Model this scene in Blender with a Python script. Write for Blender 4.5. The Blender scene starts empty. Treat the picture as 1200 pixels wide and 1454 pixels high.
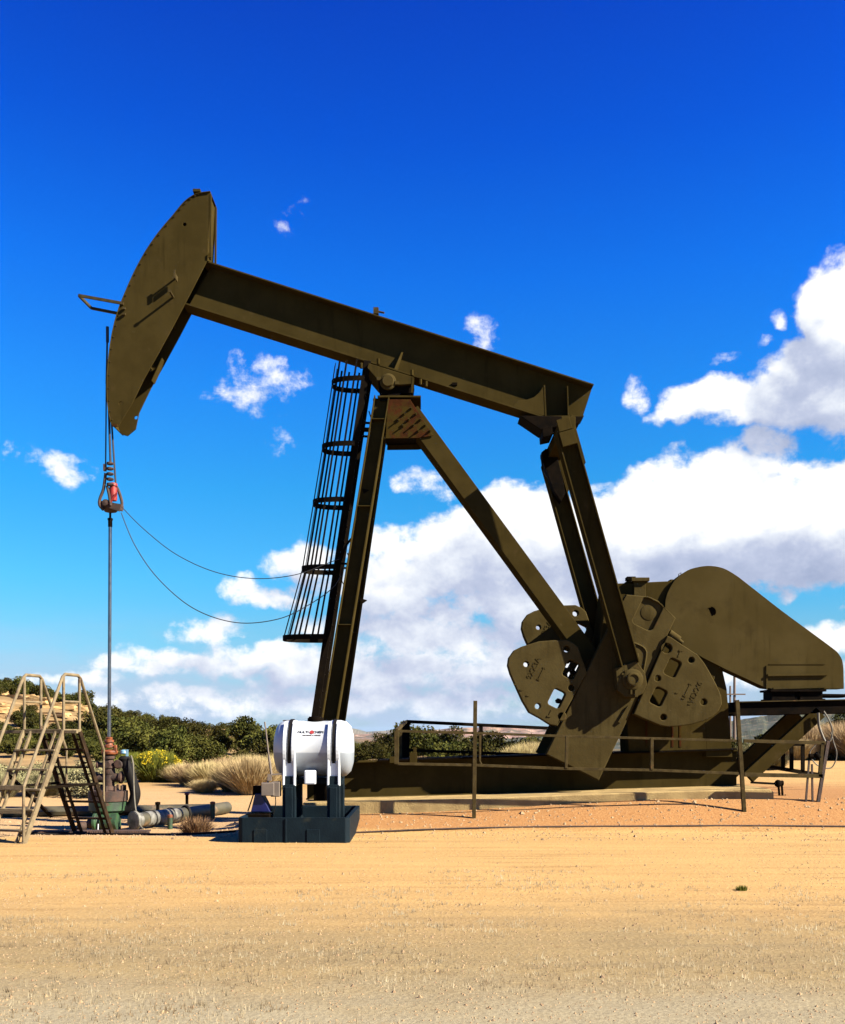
import bpy, math, random
from mathutils import Vector, Matrix, noise
R = math.radians
rnd = random.Random(7)
scene = bpy.context.scene
COL = scene.collection

# ------------------------------------------------------------------ camera
F = 1400.0; HZ = 1040.0; EYE = 1.65          # focal length in photo pixels, horizon row, eye height
cd = bpy.data.cameras.new("camera"); cam = bpy.data.objects.new("camera", cd); COL.objects.link(cam)
cam.location = (0, 0, EYE); cam.rotation_euler = (R(90), 0, 0)
cd.sensor_fit = 'HORIZONTAL'; cd.sensor_width = 36; cd.lens = 36 * F / 1200
cd.shift_y = (HZ - 727) / 1200; cd.clip_end = 20000; cd.clip_start = .1
scene.camera = cam
scene.view_settings.view_transform = 'Standard'; scene.view_settings.look = 'None'
scene.view_settings.exposure = 2.25; scene.view_settings.gamma = 1

# ------------------------------------------------------------------ sun
SUN = Vector((2.6, -1.0, 1.95)).normalized()
ld = bpy.data.lights.new("sun", 'SUN'); lo = bpy.data.objects.new("sun", ld); COL.objects.link(lo)
ld.energy = 5.0; ld.angle = R(.5); ld.color = (1, .92, .76)
lo.rotation_euler = SUN.to_track_quat('Z', 'Y').to_euler()

# ------------------------------------------------------------------ world
world = bpy.data.worlds.new("World"); scene.world = world; world.use_nodes = True
nt = world.node_tree; nt.nodes.clear()
class G:
    "tiny helper for math node trees"
    def __init__(s, t): s.t = t
    def n(s, typ, **k):
        x = s.t.nodes.new(typ)
        for a, b in k.items(): setattr(x, a, b)
        return x
    def put(s, sock, v):
        if isinstance(v, (int, float)): sock.default_value = v
        elif isinstance(v, (tuple, list)): sock.default_value = v
        else: s.t.links.new(v, sock)
    def m(s, op, a, b=0.0, c=None, clamp=False):
        x = s.n('ShaderNodeMath', operation=op, use_clamp=clamp); s.put(x.inputs[0], a); s.put(x.inputs[1], b)
        if c is not None: s.put(x.inputs[2], c)
        return x.outputs[0]
    def ramp(s, f, stops, interp='LINEAR'):
        x = s.n('ShaderNodeValToRGB'); s.put(x.inputs[0], f); e = x.color_ramp.elements
        x.color_ramp.interpolation = interp
        while len(e) < len(stops): e.new(.5)
        for k, (p, c) in enumerate(stops):
            e[k].position = p; e[k].color = (c[0], c[1], c[2], 1) if not isinstance(c, (int, float)) else (c, c, c, 1)
        return x.outputs[0]
    def mix(s, f, a, b, blend='MIX'):
        x = s.n('ShaderNodeMix', data_type='RGBA', blend_type=blend)
        s.put(x.inputs[0], f)
        for k, v in ((6, a), (7, b)):
            if isinstance(v, (tuple, list)) and len(v) == 3: v = (*v, 1)
            s.put(x.inputs[k], v)
        return x.outputs[2]
    def sm(s, v, a, b):
        x = s.n('ShaderNodeMapRange', interpolation_type='SMOOTHSTEP'); s.put(x.inputs[0], v)
        x.inputs[1].default_value = a; x.inputs[2].default_value = b
        return x.outputs[0]
    def noise(s, vec, scale, detail=4, rough=.5, dist=0):
        x = s.n('ShaderNodeTexNoise'); s.put(x.inputs['Vector'], vec)
        x.inputs['Scale'].default_value = scale; x.inputs['Detail'].default_value = detail
        x.inputs['Roughness'].default_value = rough; x.inputs['Distortion'].default_value = dist
        return x.outputs[0]
    def xyz(s, x, y, z):
        c = s.n('ShaderNodeCombineXYZ'); s.put(c.inputs[0], x); s.put(c.inputs[1], y); s.put(c.inputs[2], z)
        return c.outputs[0]
g = G(nt)
tc = g.n('ShaderNodeTexCoord'); sp = g.n('ShaderNodeSeparateXYZ'); nt.links.new(tc.outputs['Generated'], sp.inputs[0])
az = g.m('ARCTAN2', sp.outputs[0], sp.outputs[1]); el = g.m('ARCSINE', sp.outputs[2])
# clouds: (azimuth, elevation) ellipses roughened by fractal noise; given as pixel spots of a 1400 px lens
CL = [(1195,470,60,95,1.1),(1150,548,100,54,1.1),(1010,578,78,32,.75),(1200,408,24,36,1),(1092,628,36,28,.6),(1195,592,60,40,.5),
 (915,555,20,20,.30),(1026,512,18,10,.16),(1115,455,18,16,.42),(1085,490,16,10,.3),
 (1020,745,180,96,1.5),(1180,750,130,92,1.4),(890,775,120,78,1.3),(730,775,115,78,1.1),(620,800,105,60,.85),(555,835,95,50,.75),
 (450,800,70,40,.55),(385,845,62,26,.5),(800,860,220,58,.85),
 (590,895,170,38,.6),(430,945,180,32,.7),(250,940,120,24,.55),(300,895,60,20,.35),(700,955,320,46,.6),(640,905,120,36,.6),
 (1132,838,50,14,.4),(1180,915,60,28,.7),(120,962,100,14,.3),(500,1000,420,28,.5),(1060,960,200,30,.5),
 (85,668,64,20,.23),(378,540,54,28,.32),(350,572,36,14,.1),(702,484,36,18,.18),(408,320,24,16,.10),(600,690,44,20,.27),
 (397,628,16,10,.08)]
DK = [(1140,545,90,42,1.0),(1088,622,40,26,.8),(1190,600,60,30,.6),(1140,795,130,36,1.0),(880,822,200,34,.8),(690,815,90,34,.35),(600,880,160,22,.3),(760,895,240,24,.45),(420,955,260,18,.6),(700,985,300,22,.6),(450,820,60,18,.5)]
grp = bpy.data.node_groups.new("cloud_field", 'ShaderNodeTree')
for nm in ('az', 'el'): grp.interface.new_socket(nm, in_out='INPUT', socket_type='NodeSocketFloat')
grp.interface.new_socket('d', in_out='OUTPUT', socket_type='NodeSocketFloat'); grp.interface.new_socket('k', in_out='OUTPUT', socket_type='NodeSocketFloat')
q = G(grp); gi = q.n('NodeGroupInput'); go = q.n('NodeGroupOutput')
A, E = gi.outputs[0], gi.outputs[1]
wv = q.xyz(A, E, 0.0)
wx = q.m('MULTIPLY_ADD', q.noise(wv, 14, 3, .55), .07, -.035); 
wv2 = q.xyz(A, E, 4.3)
wy = q.m('MULTIPLY_ADD', q.noise(wv2, 16, 3, .55), .05, -.025)
A2 = q.m('ADD', A, wx); E2 = q.m('ADD', E, wy)
def blobs(lst, A2, E2):
  best = -1.0
  for cx, cy, rx, ry, s_ in lst:
    a0 = math.atan((cx - 600) / F); e0 = math.atan((HZ - cy) / F * math.cos(a0))
    ra = rx / F * math.cos(a0) ** 2; re = ry / F * math.cos(a0)
    dx = q.m('MULTIPLY_ADD', A2, 1 / ra, -a0 / ra); dy = q.m('MULTIPLY_ADD', E2, 1 / re, -e0 / re)
    r2 = q.m('MULTIPLY_ADD', dx, dx, q.m('MULTIPLY', dy, dy))
    v = q.m('MULTIPLY_ADD', r2, -s_ * .8, s_)
    best = q.m('SMOOTH_MAX', best, v, .15) if not isinstance(best, float) else v
  return best
best = blobs(CL, A2, E2); dark = blobs(DK, A2, E2)
best = q.m('MAXIMUM', best, -1.0)
nf = q.noise(q.xyz(A, q.m('MULTIPLY', E, 1.2), 1.7), 27, 12, .63, .1)
d = q.m('ADD', best, q.m('MULTIPLY_ADD', nf, 1.8, -.90))
q.t.links.new(d, go.inputs[0]); q.t.links.new(q.m('ADD', dark, q.m('MULTIPLY_ADD', nf, 1.6, -.8)), go.inputs[1])
def field(a, e):
    x = g.n('ShaderNodeGroup'); x.node_tree = grp; g.put(x.inputs[0], a); g.put(x.inputs[1], e); return x
F0 = field(az, el); D0, K0 = F0.outputs[0], F0.outputs[1]; D1 = field(g.m('ADD', az, .012), g.m('ADD', el, .028)).outputs[0]
alpha = g.m('MULTIPLY', g.sm(D0, .0, .5), g.sm(el, -.01, .03))
lit = g.m('ADD', g.m('MULTIPLY', g.m('SUBTRACT', D0, D1), .55), .80)
lit = g.m('ADD', lit, g.m('MULTIPLY', g.sm(K0, -.7, 1.0), -.40), clamp=True)
cloud = g.ramp(lit, [(0, (.38,.45,.64)), (.40, (.55,.61,.79)), (.72, (.84,.89,.98)), (1, (1.15,1.15,1.15))])
sky = g.n('ShaderNodeTexSky', sky_type='NISHITA'); sky.sun_disc = False
sky.sun_elevation = math.asin(SUN.z); sky.sun_rotation = math.atan2(SUN.x, SUN.y)
sky.air_density = 1; sky.dust_density = .3; sky.ozone_density = 2
WS = .05; EXP = 2 ** scene.view_settings.exposure
#SKYTINT
tint = g.ramp(g.m('DIVIDE', el, R(40)), [(0.041, (0.2678, 0.4058, 0.5913)), (0.143, (0.2001, 0.4686, 0.6092)), (0.213, (0.1403, 0.5114, 0.7117)), (0.341, (0.0776, 0.5084, 0.7919)), (0.482, (0.04952, 0.4611, 0.9671)), (0.614, (0.024800000000000003, 0.3826, 1.0741)), (0.774, (0.01384, 0.2517, 1.016)), (0.915, (0.015600000000000001, 0.1807, 0.9122))])
#ENDTINT
skyc = g.mix(1.0, sky.outputs[0], tint, 'MULTIPLY')
k = 1 / (WS * EXP)
cl = g.mix(1.0, cloud, (k, k, k), 'MULTIPLY')
veil = g.m('MULTIPLY', g.m('MULTIPLY', g.sm(el, .13, .01), .9), g.sm(g.noise(g.xyz(az, g.m('MULTIPLY', el, 4.0), 7.0), 5, 6, .6), .3, .6))
skyc = g.mix(veil, skyc, g.mix(1.0, (.50, .62, .82), (k, k, k), 'MULTIPLY'))
fin = g.mix(alpha, skyc, cl)
bg = g.n('ShaderNodeBackground'); nt.links.new(fin, bg.inputs[0]); bg.inputs[1].default_value = WS
wo = g.n('ShaderNodeOutputWorld'); nt.links.new(bg.outputs[0], wo.inputs[0])
world.cycles.sampling_method = 'MANUAL'; world.cycles.sample_map_resolution = 512

# ------------------------------------------------------------------ helpers
def P(px, py, Y):
    "real point at distance Y seen in photo pixel (px, py)"
    return Vector(((px - 600) / F * Y, Y, EYE + (HZ - py) / F * Y))
def PX(px, Y): return (px - 600) / F * Y
WL = {}
def tag(o, label=None, cat=None, group=None, kind=None):
    if label: o['label'] = label
    if cat: o['category'] = cat
    if group: o['group'] = group
    if kind: o['kind'] = kind
    return o
def thing(name, loc, label, cat, group=None):
    o = bpy.data.objects.new(name, None); COL.objects.link(o); o.location = loc; o.empty_display_size = .2
    WL[o.name] = Vector(loc); return tag(o, label, cat, group)
def link(name, me, mat, parent=None, loc=(0, 0, 0)):
    if mat: me.materials.clear(); me.materials.append(mat)
    o = bpy.data.objects.new(name, me); COL.objects.link(o); o.location = loc; WL[o.name] = Vector(loc)
    if parent:
        o.parent = parent; o.matrix_parent_inverse = Matrix.Translation(-WL[parent.name])
    return o
def recentre(vs):
    xs = [v[0] for v in vs]; ys = [v[1] for v in vs]; zs = [v[2] for v in vs]
    c = Vector(((min(xs) + max(xs)) / 2, (min(ys) + max(ys)) / 2, min(zs)))
    return c, [(v[0] - c.x, v[1] - c.y, v[2] - c.z) for v in vs]
class MB:
    def __init__(s): s.v = []; s.f = []; s.sm = []; s.ch = []; s.cur = 0; s.own = False
    def add(s, vs, fs, smooth=False):
        if not s.own: s.cur += 1
        s.ch += [s.cur] * len(fs)
        b = len(s.v); s.v += [tuple(v) for v in vs]; s.f += [tuple(i + b for i in f) for f in fs]; s.sm += [smooth] * len(fs); return s
    def box(s, c, d, rz=0):
        c = Vector(c); m = Matrix.Rotation(rz, 3, 'Z'); h = Vector(d) / 2
        vs = [c + m @ Vector((sx * h.x, sy * h.y, sz * h.z)) for sx in (-1, 1) for sy in (-1, 1) for sz in (-1, 1)]
        return s.add(vs, [(0,1,3,2),(4,6,7,5),(0,4,5,1),(2,3,7,6),(0,2,6,4),(1,5,7,3)])
    def bar(s, a, b, w, h, side=None):
        "box from a to b, w across (along side), h the other way"
        a = Vector(a); b = Vector(b); t = (b - a).normalized(); side = Vector(side or (0, 1, 0))
        u = (side - t * side.dot(t))
        if u.length < 1e-4: u = Vector((1, 0, 0)) - t * t.x
        u.normalize(); n = t.cross(u)
        vs = [p + u * (w / 2 * i) + n * (h / 2 * j) for p in (a, b) for i, j in ((-1,-1),(1,-1),(1,1),(-1,1))]
        return s.add(vs, [(3,2,1,0),(4,5,6,7),(0,1,5,4),(1,2,6,5),(2,3,7,6),(3,0,4,7)])
    def ib(s, a, b, H, W, tf, tw):
        "I-beam, H in the picture plane (flange to flange), W along Y"
        a = Vector(a); b = Vector(b); t = (b - a).normalized(); u = Vector((0, 1, 0)); u = (u - t * u.dot(t)).normalized(); n = t.cross(u)
        for sg in (-1, 1):
            o = n * (sg * (H / 2 - tf / 2)); s.bar(a + o, b + o, W, tf, u)
        s.bar(a, b, tw, H - 2 * tf, u); return s
    def tube(s, pts, r, n=8, cap=True, closed=False):
        pts = [Vector(p) for p in pts]; m = len(pts); rs = r if isinstance(r, (list, tuple)) else [r] * m
        rings = []; u = None
        for i, p in enumerate(pts):
            a = pts[i - 1] if (i > 0 or closed) else p; b = pts[(i + 1) % m] if (i < m - 1 or closed) else p
            t = (b - a).normalized()
            if u is None:
                u = t.orthogonal().normalized()
            else:
                u = (u - t * u.dot(t)); u = u.normalized() if u.length > 1e-6 else t.orthogonal().normalized()
            w = t.cross(u)
            rings.append([p + (u * math.cos(2 * math.pi * k / n) + w * math.sin(2 * math.pi * k / n)) * rs[i] for k in range(n)])
        vs = [v for r_ in rings for v in r_]; fs = []
        for i in range(m if closed else m - 1):
            j = (i + 1) % m
            for k in range(n):
                l = (k + 1) % n; fs.append((i * n + k, i * n + l, j * n + l, j * n + k))
        s.cur += 1; s.own = True; s.add(vs, fs, True)
        if cap and not closed:
            s.add(rings[0], [tuple(range(n))[::-1]]); s.add(rings[-1], [tuple(range(n))])
        s.own = False; return s
    def cyl(s, a, b, r, r2=None, n=20): return s.tube([a, b], [r, r2 if r2 is not None else r], n)
    def lathe(s, base, prof, axis=(0, 0, 1), n=24):
        "prof: list of (radius, distance along the axis)"
        base = Vector(base); ax = Vector(axis).normalized()
        pts = [base + ax * h for _, h in prof]
        u = ax.orthogonal().normalized(); w = ax.cross(u); vs = []; fs = []
        for (r, h) in prof:
            vs += [base + ax * h + (u * math.cos(2 * math.pi * k / n) + w * math.sin(2 * math.pi * k / n)) * max(r, 1e-4) for k in range(n)]
        for i in range(len(prof) - 1):
            for k in range(n):
                l = (k + 1) % n; fs.append((i * n + k, i * n + l, (i + 1) * n + l, (i + 1) * n + k))
        s.cur += 1; s.own = True; s.add(vs, fs, True); s.add(vs[:n], [tuple(range(n))[::-1]]); s.add(vs[-n:], [tuple(range(n))]); s.own = False; return s
    def prism(s, pts, Y, t):
        "convex outline in photo pixels at distance Y, pushed back by t"
        a = [P(x, y, Y) for x, y in pts]; n = len(a)
        area = sum(a[i].x * a[(i + 1) % n].z - a[(i + 1) % n].x * a[i].z for i in range(n))
        if area < 0: a = a[::-1]
        b = [v + Vector((0, t, 0)) for v in a]
        return s.add(a + b, [tuple(range(n)), tuple(range(2 * n - 1, n - 1, -1))] + [(i + n, (i + 1) % n + n, (i + 1) % n, i) for i in range(n)])
    def build(s, name, mat, parent=None, bevel=0, segs=2):
        c, vs = recentre(s.v); me = bpy.data.meshes.new(name); me.from_pydata(vs, [], s.f); me.update()
        me.polygons.foreach_set('use_smooth', s.sm)
        if any(s.sm):
            try: me.set_sharp_from_angle(angle=R(40))
            except Exception: pass
        o = link(name, me, mat, parent, c)
        if bevel:
            b = o.modifiers.new('bevel', 'BEVEL'); b.width = bevel; b.segments = segs; b.limit_method = 'ANGLE'; b.angle_limit = R(35)
        return o
def each(mb, name, mat, parent=None, bevel=0):
    "every primitive of mb becomes an object of its own"
    out = []
    for c in sorted(set(mb.ch)):
        p = MB(); mp = {}
        for f, sm_, ch in zip(mb.f, mb.sm, mb.ch):
            if ch != c: continue
            for i in f:
                if i not in mp: mp[i] = len(p.v); p.v.append(mb.v[i])
            p.f.append(tuple(mp[i] for i in f)); p.sm.append(sm_)
        out.append(p.build(name, mat, parent, bevel))
    return out
def smooth_pts(pts, n=6):
    "Catmull-Rom through points"
    pts = [Vector(p) for p in pts]; out = []
    for i in range(len(pts) - 1):
        p0 = pts[max(i - 1, 0)]; p1 = pts[i]; p2 = pts[i + 1]; p3 = pts[min(i + 2, len(pts) - 1)]
        for k in range(n):
            t = k / n
            out.append(.5 * ((2 * p1) + (p2 - p0) * t + (2 * p0 - 5 * p1 + 4 * p2 - p3) * t * t + (3 * p1 - p0 - 3 * p2 + p3) * t ** 3))
    out.append(pts[-1]); return out
def rr(cx, cy, w, h, ang, r, n=4):
    "rounded rectangle outline in pixels, turned by ang"
    o = []
    for qx, qy, a0 in ((1, 1, 0), (-1, 1, 90), (-1, -1, 180), (1, -1, 270)):
        for k in range(n + 1):
            a = R(a0 + 90 * k / n); x = qx * (w / 2 - r) + math.cos(a) * r; y = qy * (h / 2 - r) + math.sin(a) * r
            o.append((cx + x * math.cos(ang) - y * math.sin(ang), cy + x * math.sin(ang) + y * math.cos(ang)))
    return o
def ring(cx, cy, r, n=18): return [(cx + r * math.cos(2 * math.pi * k / n), cy + r * math.sin(2 * math.pi * k / n)) for k in range(n)]
def plate(name, pts, Y, t, mat, parent=None, holes=(), bevel=.006, shift=(0, 0, 0), to=None):
    "outline with holes (photo pixels at distance Y) made into a slab t thick behind Y; shift moves the finished slab"
    c = bpy.data.curves.new(name, 'CURVE'); c.dimensions = '2D'; c.fill_mode = 'BOTH'
    c.extrude = t / 2 - bevel; c.bevel_depth = bevel; c.bevel_resolution = 2; c.offset = -bevel
    for lst in [pts] + list(holes):
        s = c.splines.new('POLY'); s.points.add(len(lst) - 1); s.use_cyclic_u = True
        for k, (x, y) in enumerate(lst):
            p = P(x, y, Y); s.points[k].co = (p.x, p.z, 0, 1)
    ob = bpy.data.objects.new(name, c); COL.objects.link(ob)
    me = bpy.data.meshes.new_from_object(ob.evaluated_get(bpy.context.evaluated_depsgraph_get()))
    bpy.data.objects.remove(ob); bpy.data.curves.remove(c)
    vs = [(v.co.x + shift[0], Y + t / 2 - v.co.z + shift[1], v.co.y + shift[2]) for v in me.vertices]
    ce, vs = recentre(vs)
    for v, w in zip(me.vertices, vs): v.co = w
    me.polygons.foreach_set('use_smooth', [False] * len(me.polygons)); me.update(); me.name = name
    return link(name, me, mat, parent, ce)
def textmesh(name, body, size, ext, mat, parent, origin, right, up):
    c = bpy.data.curves.new(name, 'FONT'); c.body = body; c.size = size; c.extrude = ext; c.align_x = 'CENTER'; c.align_y = 'CENTER'
    ob = bpy.data.objects.new(name, c); COL.objects.link(ob)
    me = bpy.data.meshes.new_from_object(ob.evaluated_get(bpy.context.evaluated_depsgraph_get()))
    bpy.data.objects.remove(ob); bpy.data.curves.remove(c)
    right = Vector(right).normalized(); up = Vector(up).normalized(); nrm = right.cross(up); o = Vector(origin)
    vs = [o + right * v.co.x + up * v.co.y + nrm * v.co.z for v in me.vertices]; ce, vs = recentre(vs)
    for v, w in zip(me.vertices, vs): v.co = w
    me.update(); return link(name, me, mat, parent, ce)

# ------------------------------------------------------------------ materials
def material(name, c1, c2=None, scale=4, rough=.6, metal=0, bump=0, bscale=60, c3=None, s3=1.2, t3=(.6, .7), spec=.4, stretch=(1, 1, 1), objr=0, detail=6, alb=.40, streak=0):
    dim = lambda c: tuple(v * alb for v in c) if c else c
    c1, c2, c3 = dim(c1), dim(c2), dim(c3)
    m = bpy.data.materials.new(name); m.use_nodes = True; t = m.node_tree; h = G(t)
    b = t.nodes['Principled BSDF']; tcn = h.n('ShaderNodeTexCoord'); mp = h.n('ShaderNodeMapping'); t.links.new(tcn.outputs['Object'], mp.inputs[0])
    geo = h.n('ShaderNodeNewGeometry'); t.links.new(geo.outputs['Position'] if not objr else tcn.outputs['Object'], mp.inputs[0]); mp.inputs['Scale'].default_value = stretch
    V = mp.outputs[0]; col = (*c1, 1)
    if c2: col = h.mix(h.sm(h.noise(V, scale, detail, .6), .35, .65), c1, c2)
    if c3: col = h.mix(h.sm(h.noise(V, s3, 8, .65), *t3), col, c3)
    if streak:     # grime that ran down the steel
        m2 = h.n('ShaderNodeMapping'); t.links.new(geo.outputs['Position'], m2.inputs[0]); m2.inputs['Scale'].default_value = (7, 7, .6)
        f_ = h.m('MULTIPLY', h.sm(h.noise(m2.outputs[0], 1.3, 8, .62), .50, .66), h.sm(h.noise(geo.outputs['Position'], .7, 4, .6), .40, .62))
        col = h.mix(h.m('MULTIPLY', f_, streak * 1.6), col, tuple(v * .45 for v in c1))
        col = h.mix(h.m('MULTIPLY', h.sm(h.noise(geo.outputs['Position'], 7, 9, .75), .64, .70), streak), col, (.10, .075, .04))
    if objr:
        oi = h.n('ShaderNodeObjectInfo'); hs = h.n('ShaderNodeHueSaturation'); h.put(hs.inputs['Color'], col)
        h.put(hs.inputs['Value'], h.m('MULTIPLY_ADD', oi.outputs['Random'], objr, 1 - objr / 2)); h.put(hs.inputs['Hue'], h.m('MULTIPLY_ADD', oi.outputs['Random'], .04, .48)); col = hs.outputs[0]
    h.put(b.inputs['Base Color'], col); b.inputs['Roughness'].default_value = rough; b.inputs['Metallic'].default_value = metal
    b.inputs['Specular IOR Level'].default_value = spec
    if bump:
        bp = h.n('ShaderNodeBump'); h.put(bp.inputs['Height'], h.noise(V, bscale, 4, .6)); bp.inputs['Strength'].default_value = bump; bp.inputs['Distance'].default_value = .02
        t.links.new(bp.outputs[0], b.inputs['Normal'])
    return m
OLV = material("olive_paint", (.077, .0545, .017), (.061, .043, .013), 2.2, .62, 0, .10, 90, (.098, .066, .026), 3.1, (.58, .76), .0, streak=.34)
PALE_OLV = material("pale_olive_paint", (.100, .073, .0265), (.082, .059, .020), 1.6, .66, 0, .08, 90, (.07, .050, .018), 2.1, (.52, .72), .0, streak=.3)  # lighter olive than the other steel, for the belt guard
CAST = material("cast_olive_paint", (.104, .077, .029), (.083, .060, .022), 3, .7, 0, .18, 30, (.115, .070, .028), 5, (.62, .72), .0, streak=.3)
RUSTY = material("rust_stained_paint", (.085, .028, .011), (.055, .022, .009), 5, .8, 0, .3, 60, (.068, .045, .011), 2.4, (.46, .58), .0)
RAILM = material("worn_olive_rail", (.105, .075, .028), (.065, .045, .016), 9, .8, 0, .2, 80, (.2, .10, .04), 6, (.6, .7), .05)
BLK = material("greasy_black_steel", (.005, .0035, .002), (.012, .007, .0035), 7, .8, 0, .2, 70, spec=.02)
CAGE = material("dark_cage_steel", (.014, .009, .004), (.008, .005, .003), 5, .8, spec=.03)
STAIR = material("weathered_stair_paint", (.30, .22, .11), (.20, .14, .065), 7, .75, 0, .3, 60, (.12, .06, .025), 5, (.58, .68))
CONC = material("concrete", (.60, .43, .19), (.42, .29, .13), 3, .95, 0, .5, 40, (.26, .17, .08), 1.7, (.55, .7), .05)
ROPE = material("greased_wire_rope", (.022, .014, .016), (.04, .025, .02), 20, .5)
CHROME = material("polished_steel", (.42, .42, .44), (.30, .30, .33), 8, .25, .9)
RED = material("red_paint", (.50, .025, .015), (.28, .02, .012), 20, .5, 0, .2, 90)
ORG = material("orange_paint", (.42, .10, .012), (.14, .04, .012), 18, .6, 0, .3, 80)
RUST = material("rusty_iron", (.095, .040, .020), (.035, .018, .011), 7, .8, 0, .5, 70)
GRN = material("green_flange_paint", (.035, .11, .035), (.015, .04, .016), 5, .6, 0, .3, 60, (.10, .05, .02), 7, (.58, .66))
WHT = material("white_polyethylene", (.80, .84, .88), (.72, .76, .80), 2, .42, 0, .05, 30, (.60, .56, .48), 2.6, (.60, .8), spec=.4, alb=.50)
TEAL = material("dark_teal_plastic", (.005, .013, .020), (.008, .019, .027), 4, .6, 0, .2, 40, (.03, .035, .03), 2.5, (.58, .75), .08)
NAVY = material("navy_blue_paint", (.008, .012, .11), (.006, .008, .07), 5, .4)
GREY = material("grey_box_metal", (.26, .20, .15), (.20, .155, .12), 5, .6)
INK = material("dark_ink", (.02, .02, .02), rough=.6)
INKR = material("red_ink", (.45, .03, .03), rough=.6)
PIPE = material("grey_green_pipe", (.115, .098, .050), (.062, .056, .032), 3, .6, 0, .1, 50, (.30, .18, .09), 2, (.56, .68))
FOIL = material("silver_pipe_wrap", (.34, .32, .27), (.09, .085, .07), 6, .6, .2, .6, 25)
ROCKM = material("sandstone", (.75, .48, .19), (.52, .31, .13), .7, .95, 0, .8, 4, (.22, .13, .06), .9, (.55, .65))
JUN = material("juniper_foliage", (.125, .112, .026), (.040, .046, .011), 1.1, .9, spec=.02, objr=.8)
SAGE = material("sage_foliage", (.46, .40, .20), (.24, .23, .11), 2.2, .9, spec=.05, objr=.4)
DRY = material("dry_straw", (.72, .54, .28), (.42, .29, .14), 5, .9, spec=.05, objr=.3, alb=.5)
RABB = material("rabbitbrush_stems", (.30, .30, .045), (.15, .17, .025), 6, .85, spec=.05)
YEL = material("yellow_flower_heads", (.9, .66, .03), (.7, .5, .03), 9, .85, spec=.05)
BARK = material("juniper_bark", (.10, .07, .045), (.06, .04, .025), 6, .9)
HOSE = material("pale_hose_rubber", (.22, .19, .13), (.14, .12, .08), 8, .5)
BHOSE = material("black_hose_rubber", (.012, .010, .009), rough=.7, spec=.1)
POLE = material("weathered_pole_wood", (.20, .13, .09), rough=.9)
STONE = material("gravel_stone", (.55, .37, .19), (.34, .21, .11), 9, .95)

# ------------------------------------------------------------------ terrain
def ss(x, a, b):
    t = min(max((x - a) / (b - a), 0), 1); return t * t * (3 - 2 * t)
def interp(x, pts):
    if x <= pts[0][0]: return pts[0][1]
    for (a, u), (b, v) in zip(pts, pts[1:]):
        if x <= b: return u + (v - u) * (x - a) / (b - a)
    return pts[-1][1]
CREST = [(-75, 7.5), (-34, 4.6), (-28.5, 3.6), (-23, 2.2), (-17, 1.2), (-12, .6), (-8, 0), (-4, -1.1), (4, -1.8), (20, -1.2), (34, .2), (60, 2.5)]
def terrain(X, Y):
    z = 0.0
    z -= .22 * ss(-X, 2.5, 4.2) * ss(Y, 15.2, 18.6) * (1 - ss(Y, 22, 27))
    m = ss(Y, 16.15, 17.7) * (.15 + .27 * ss(X, -1.2, 5)) * ss(X, -2.4, -1.2)
    z += m * (1 - ss(Y, 27, 40))
    z += ss(X, 4.5, 9) * ss(Y, 19.5, 31) * .42
    z += .05 * ss(Y, 16.15, 16.35) * ss(X, -2.4, -1.0) * (1 - ss(Y, 27, 40))
    h = interp(X * 80 / max(Y, 30), CREST)
    if Y > 30:
        a = ss(Y, 33, 80); z = z * (1 - a) + h * a
        a = ss(Y, 82, 190); z = z * (1 - a) + (-4.0) * a
    if Y > 24 and Y < 300: z += (noise.noise(Vector((X * .12, Y * .12, 0))) * .25 * ss(Y, 24, 40))
    if Y > 260: z += noise.fractal(Vector((X * .004, Y * .004, 3)), 1, 2, 4) * 4 * ss(Y, 260, 700) * (1 - ss(Y, 1500, 3000)) - 3 * ss(Y, 260, 600)
    return z
def micro(X, Y):
    return .010 * noise.noise(Vector((X * 1.3, Y * 4.5, 1))) + .006 * noise.noise(Vector((X * 6, Y * 9, 5)))
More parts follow.
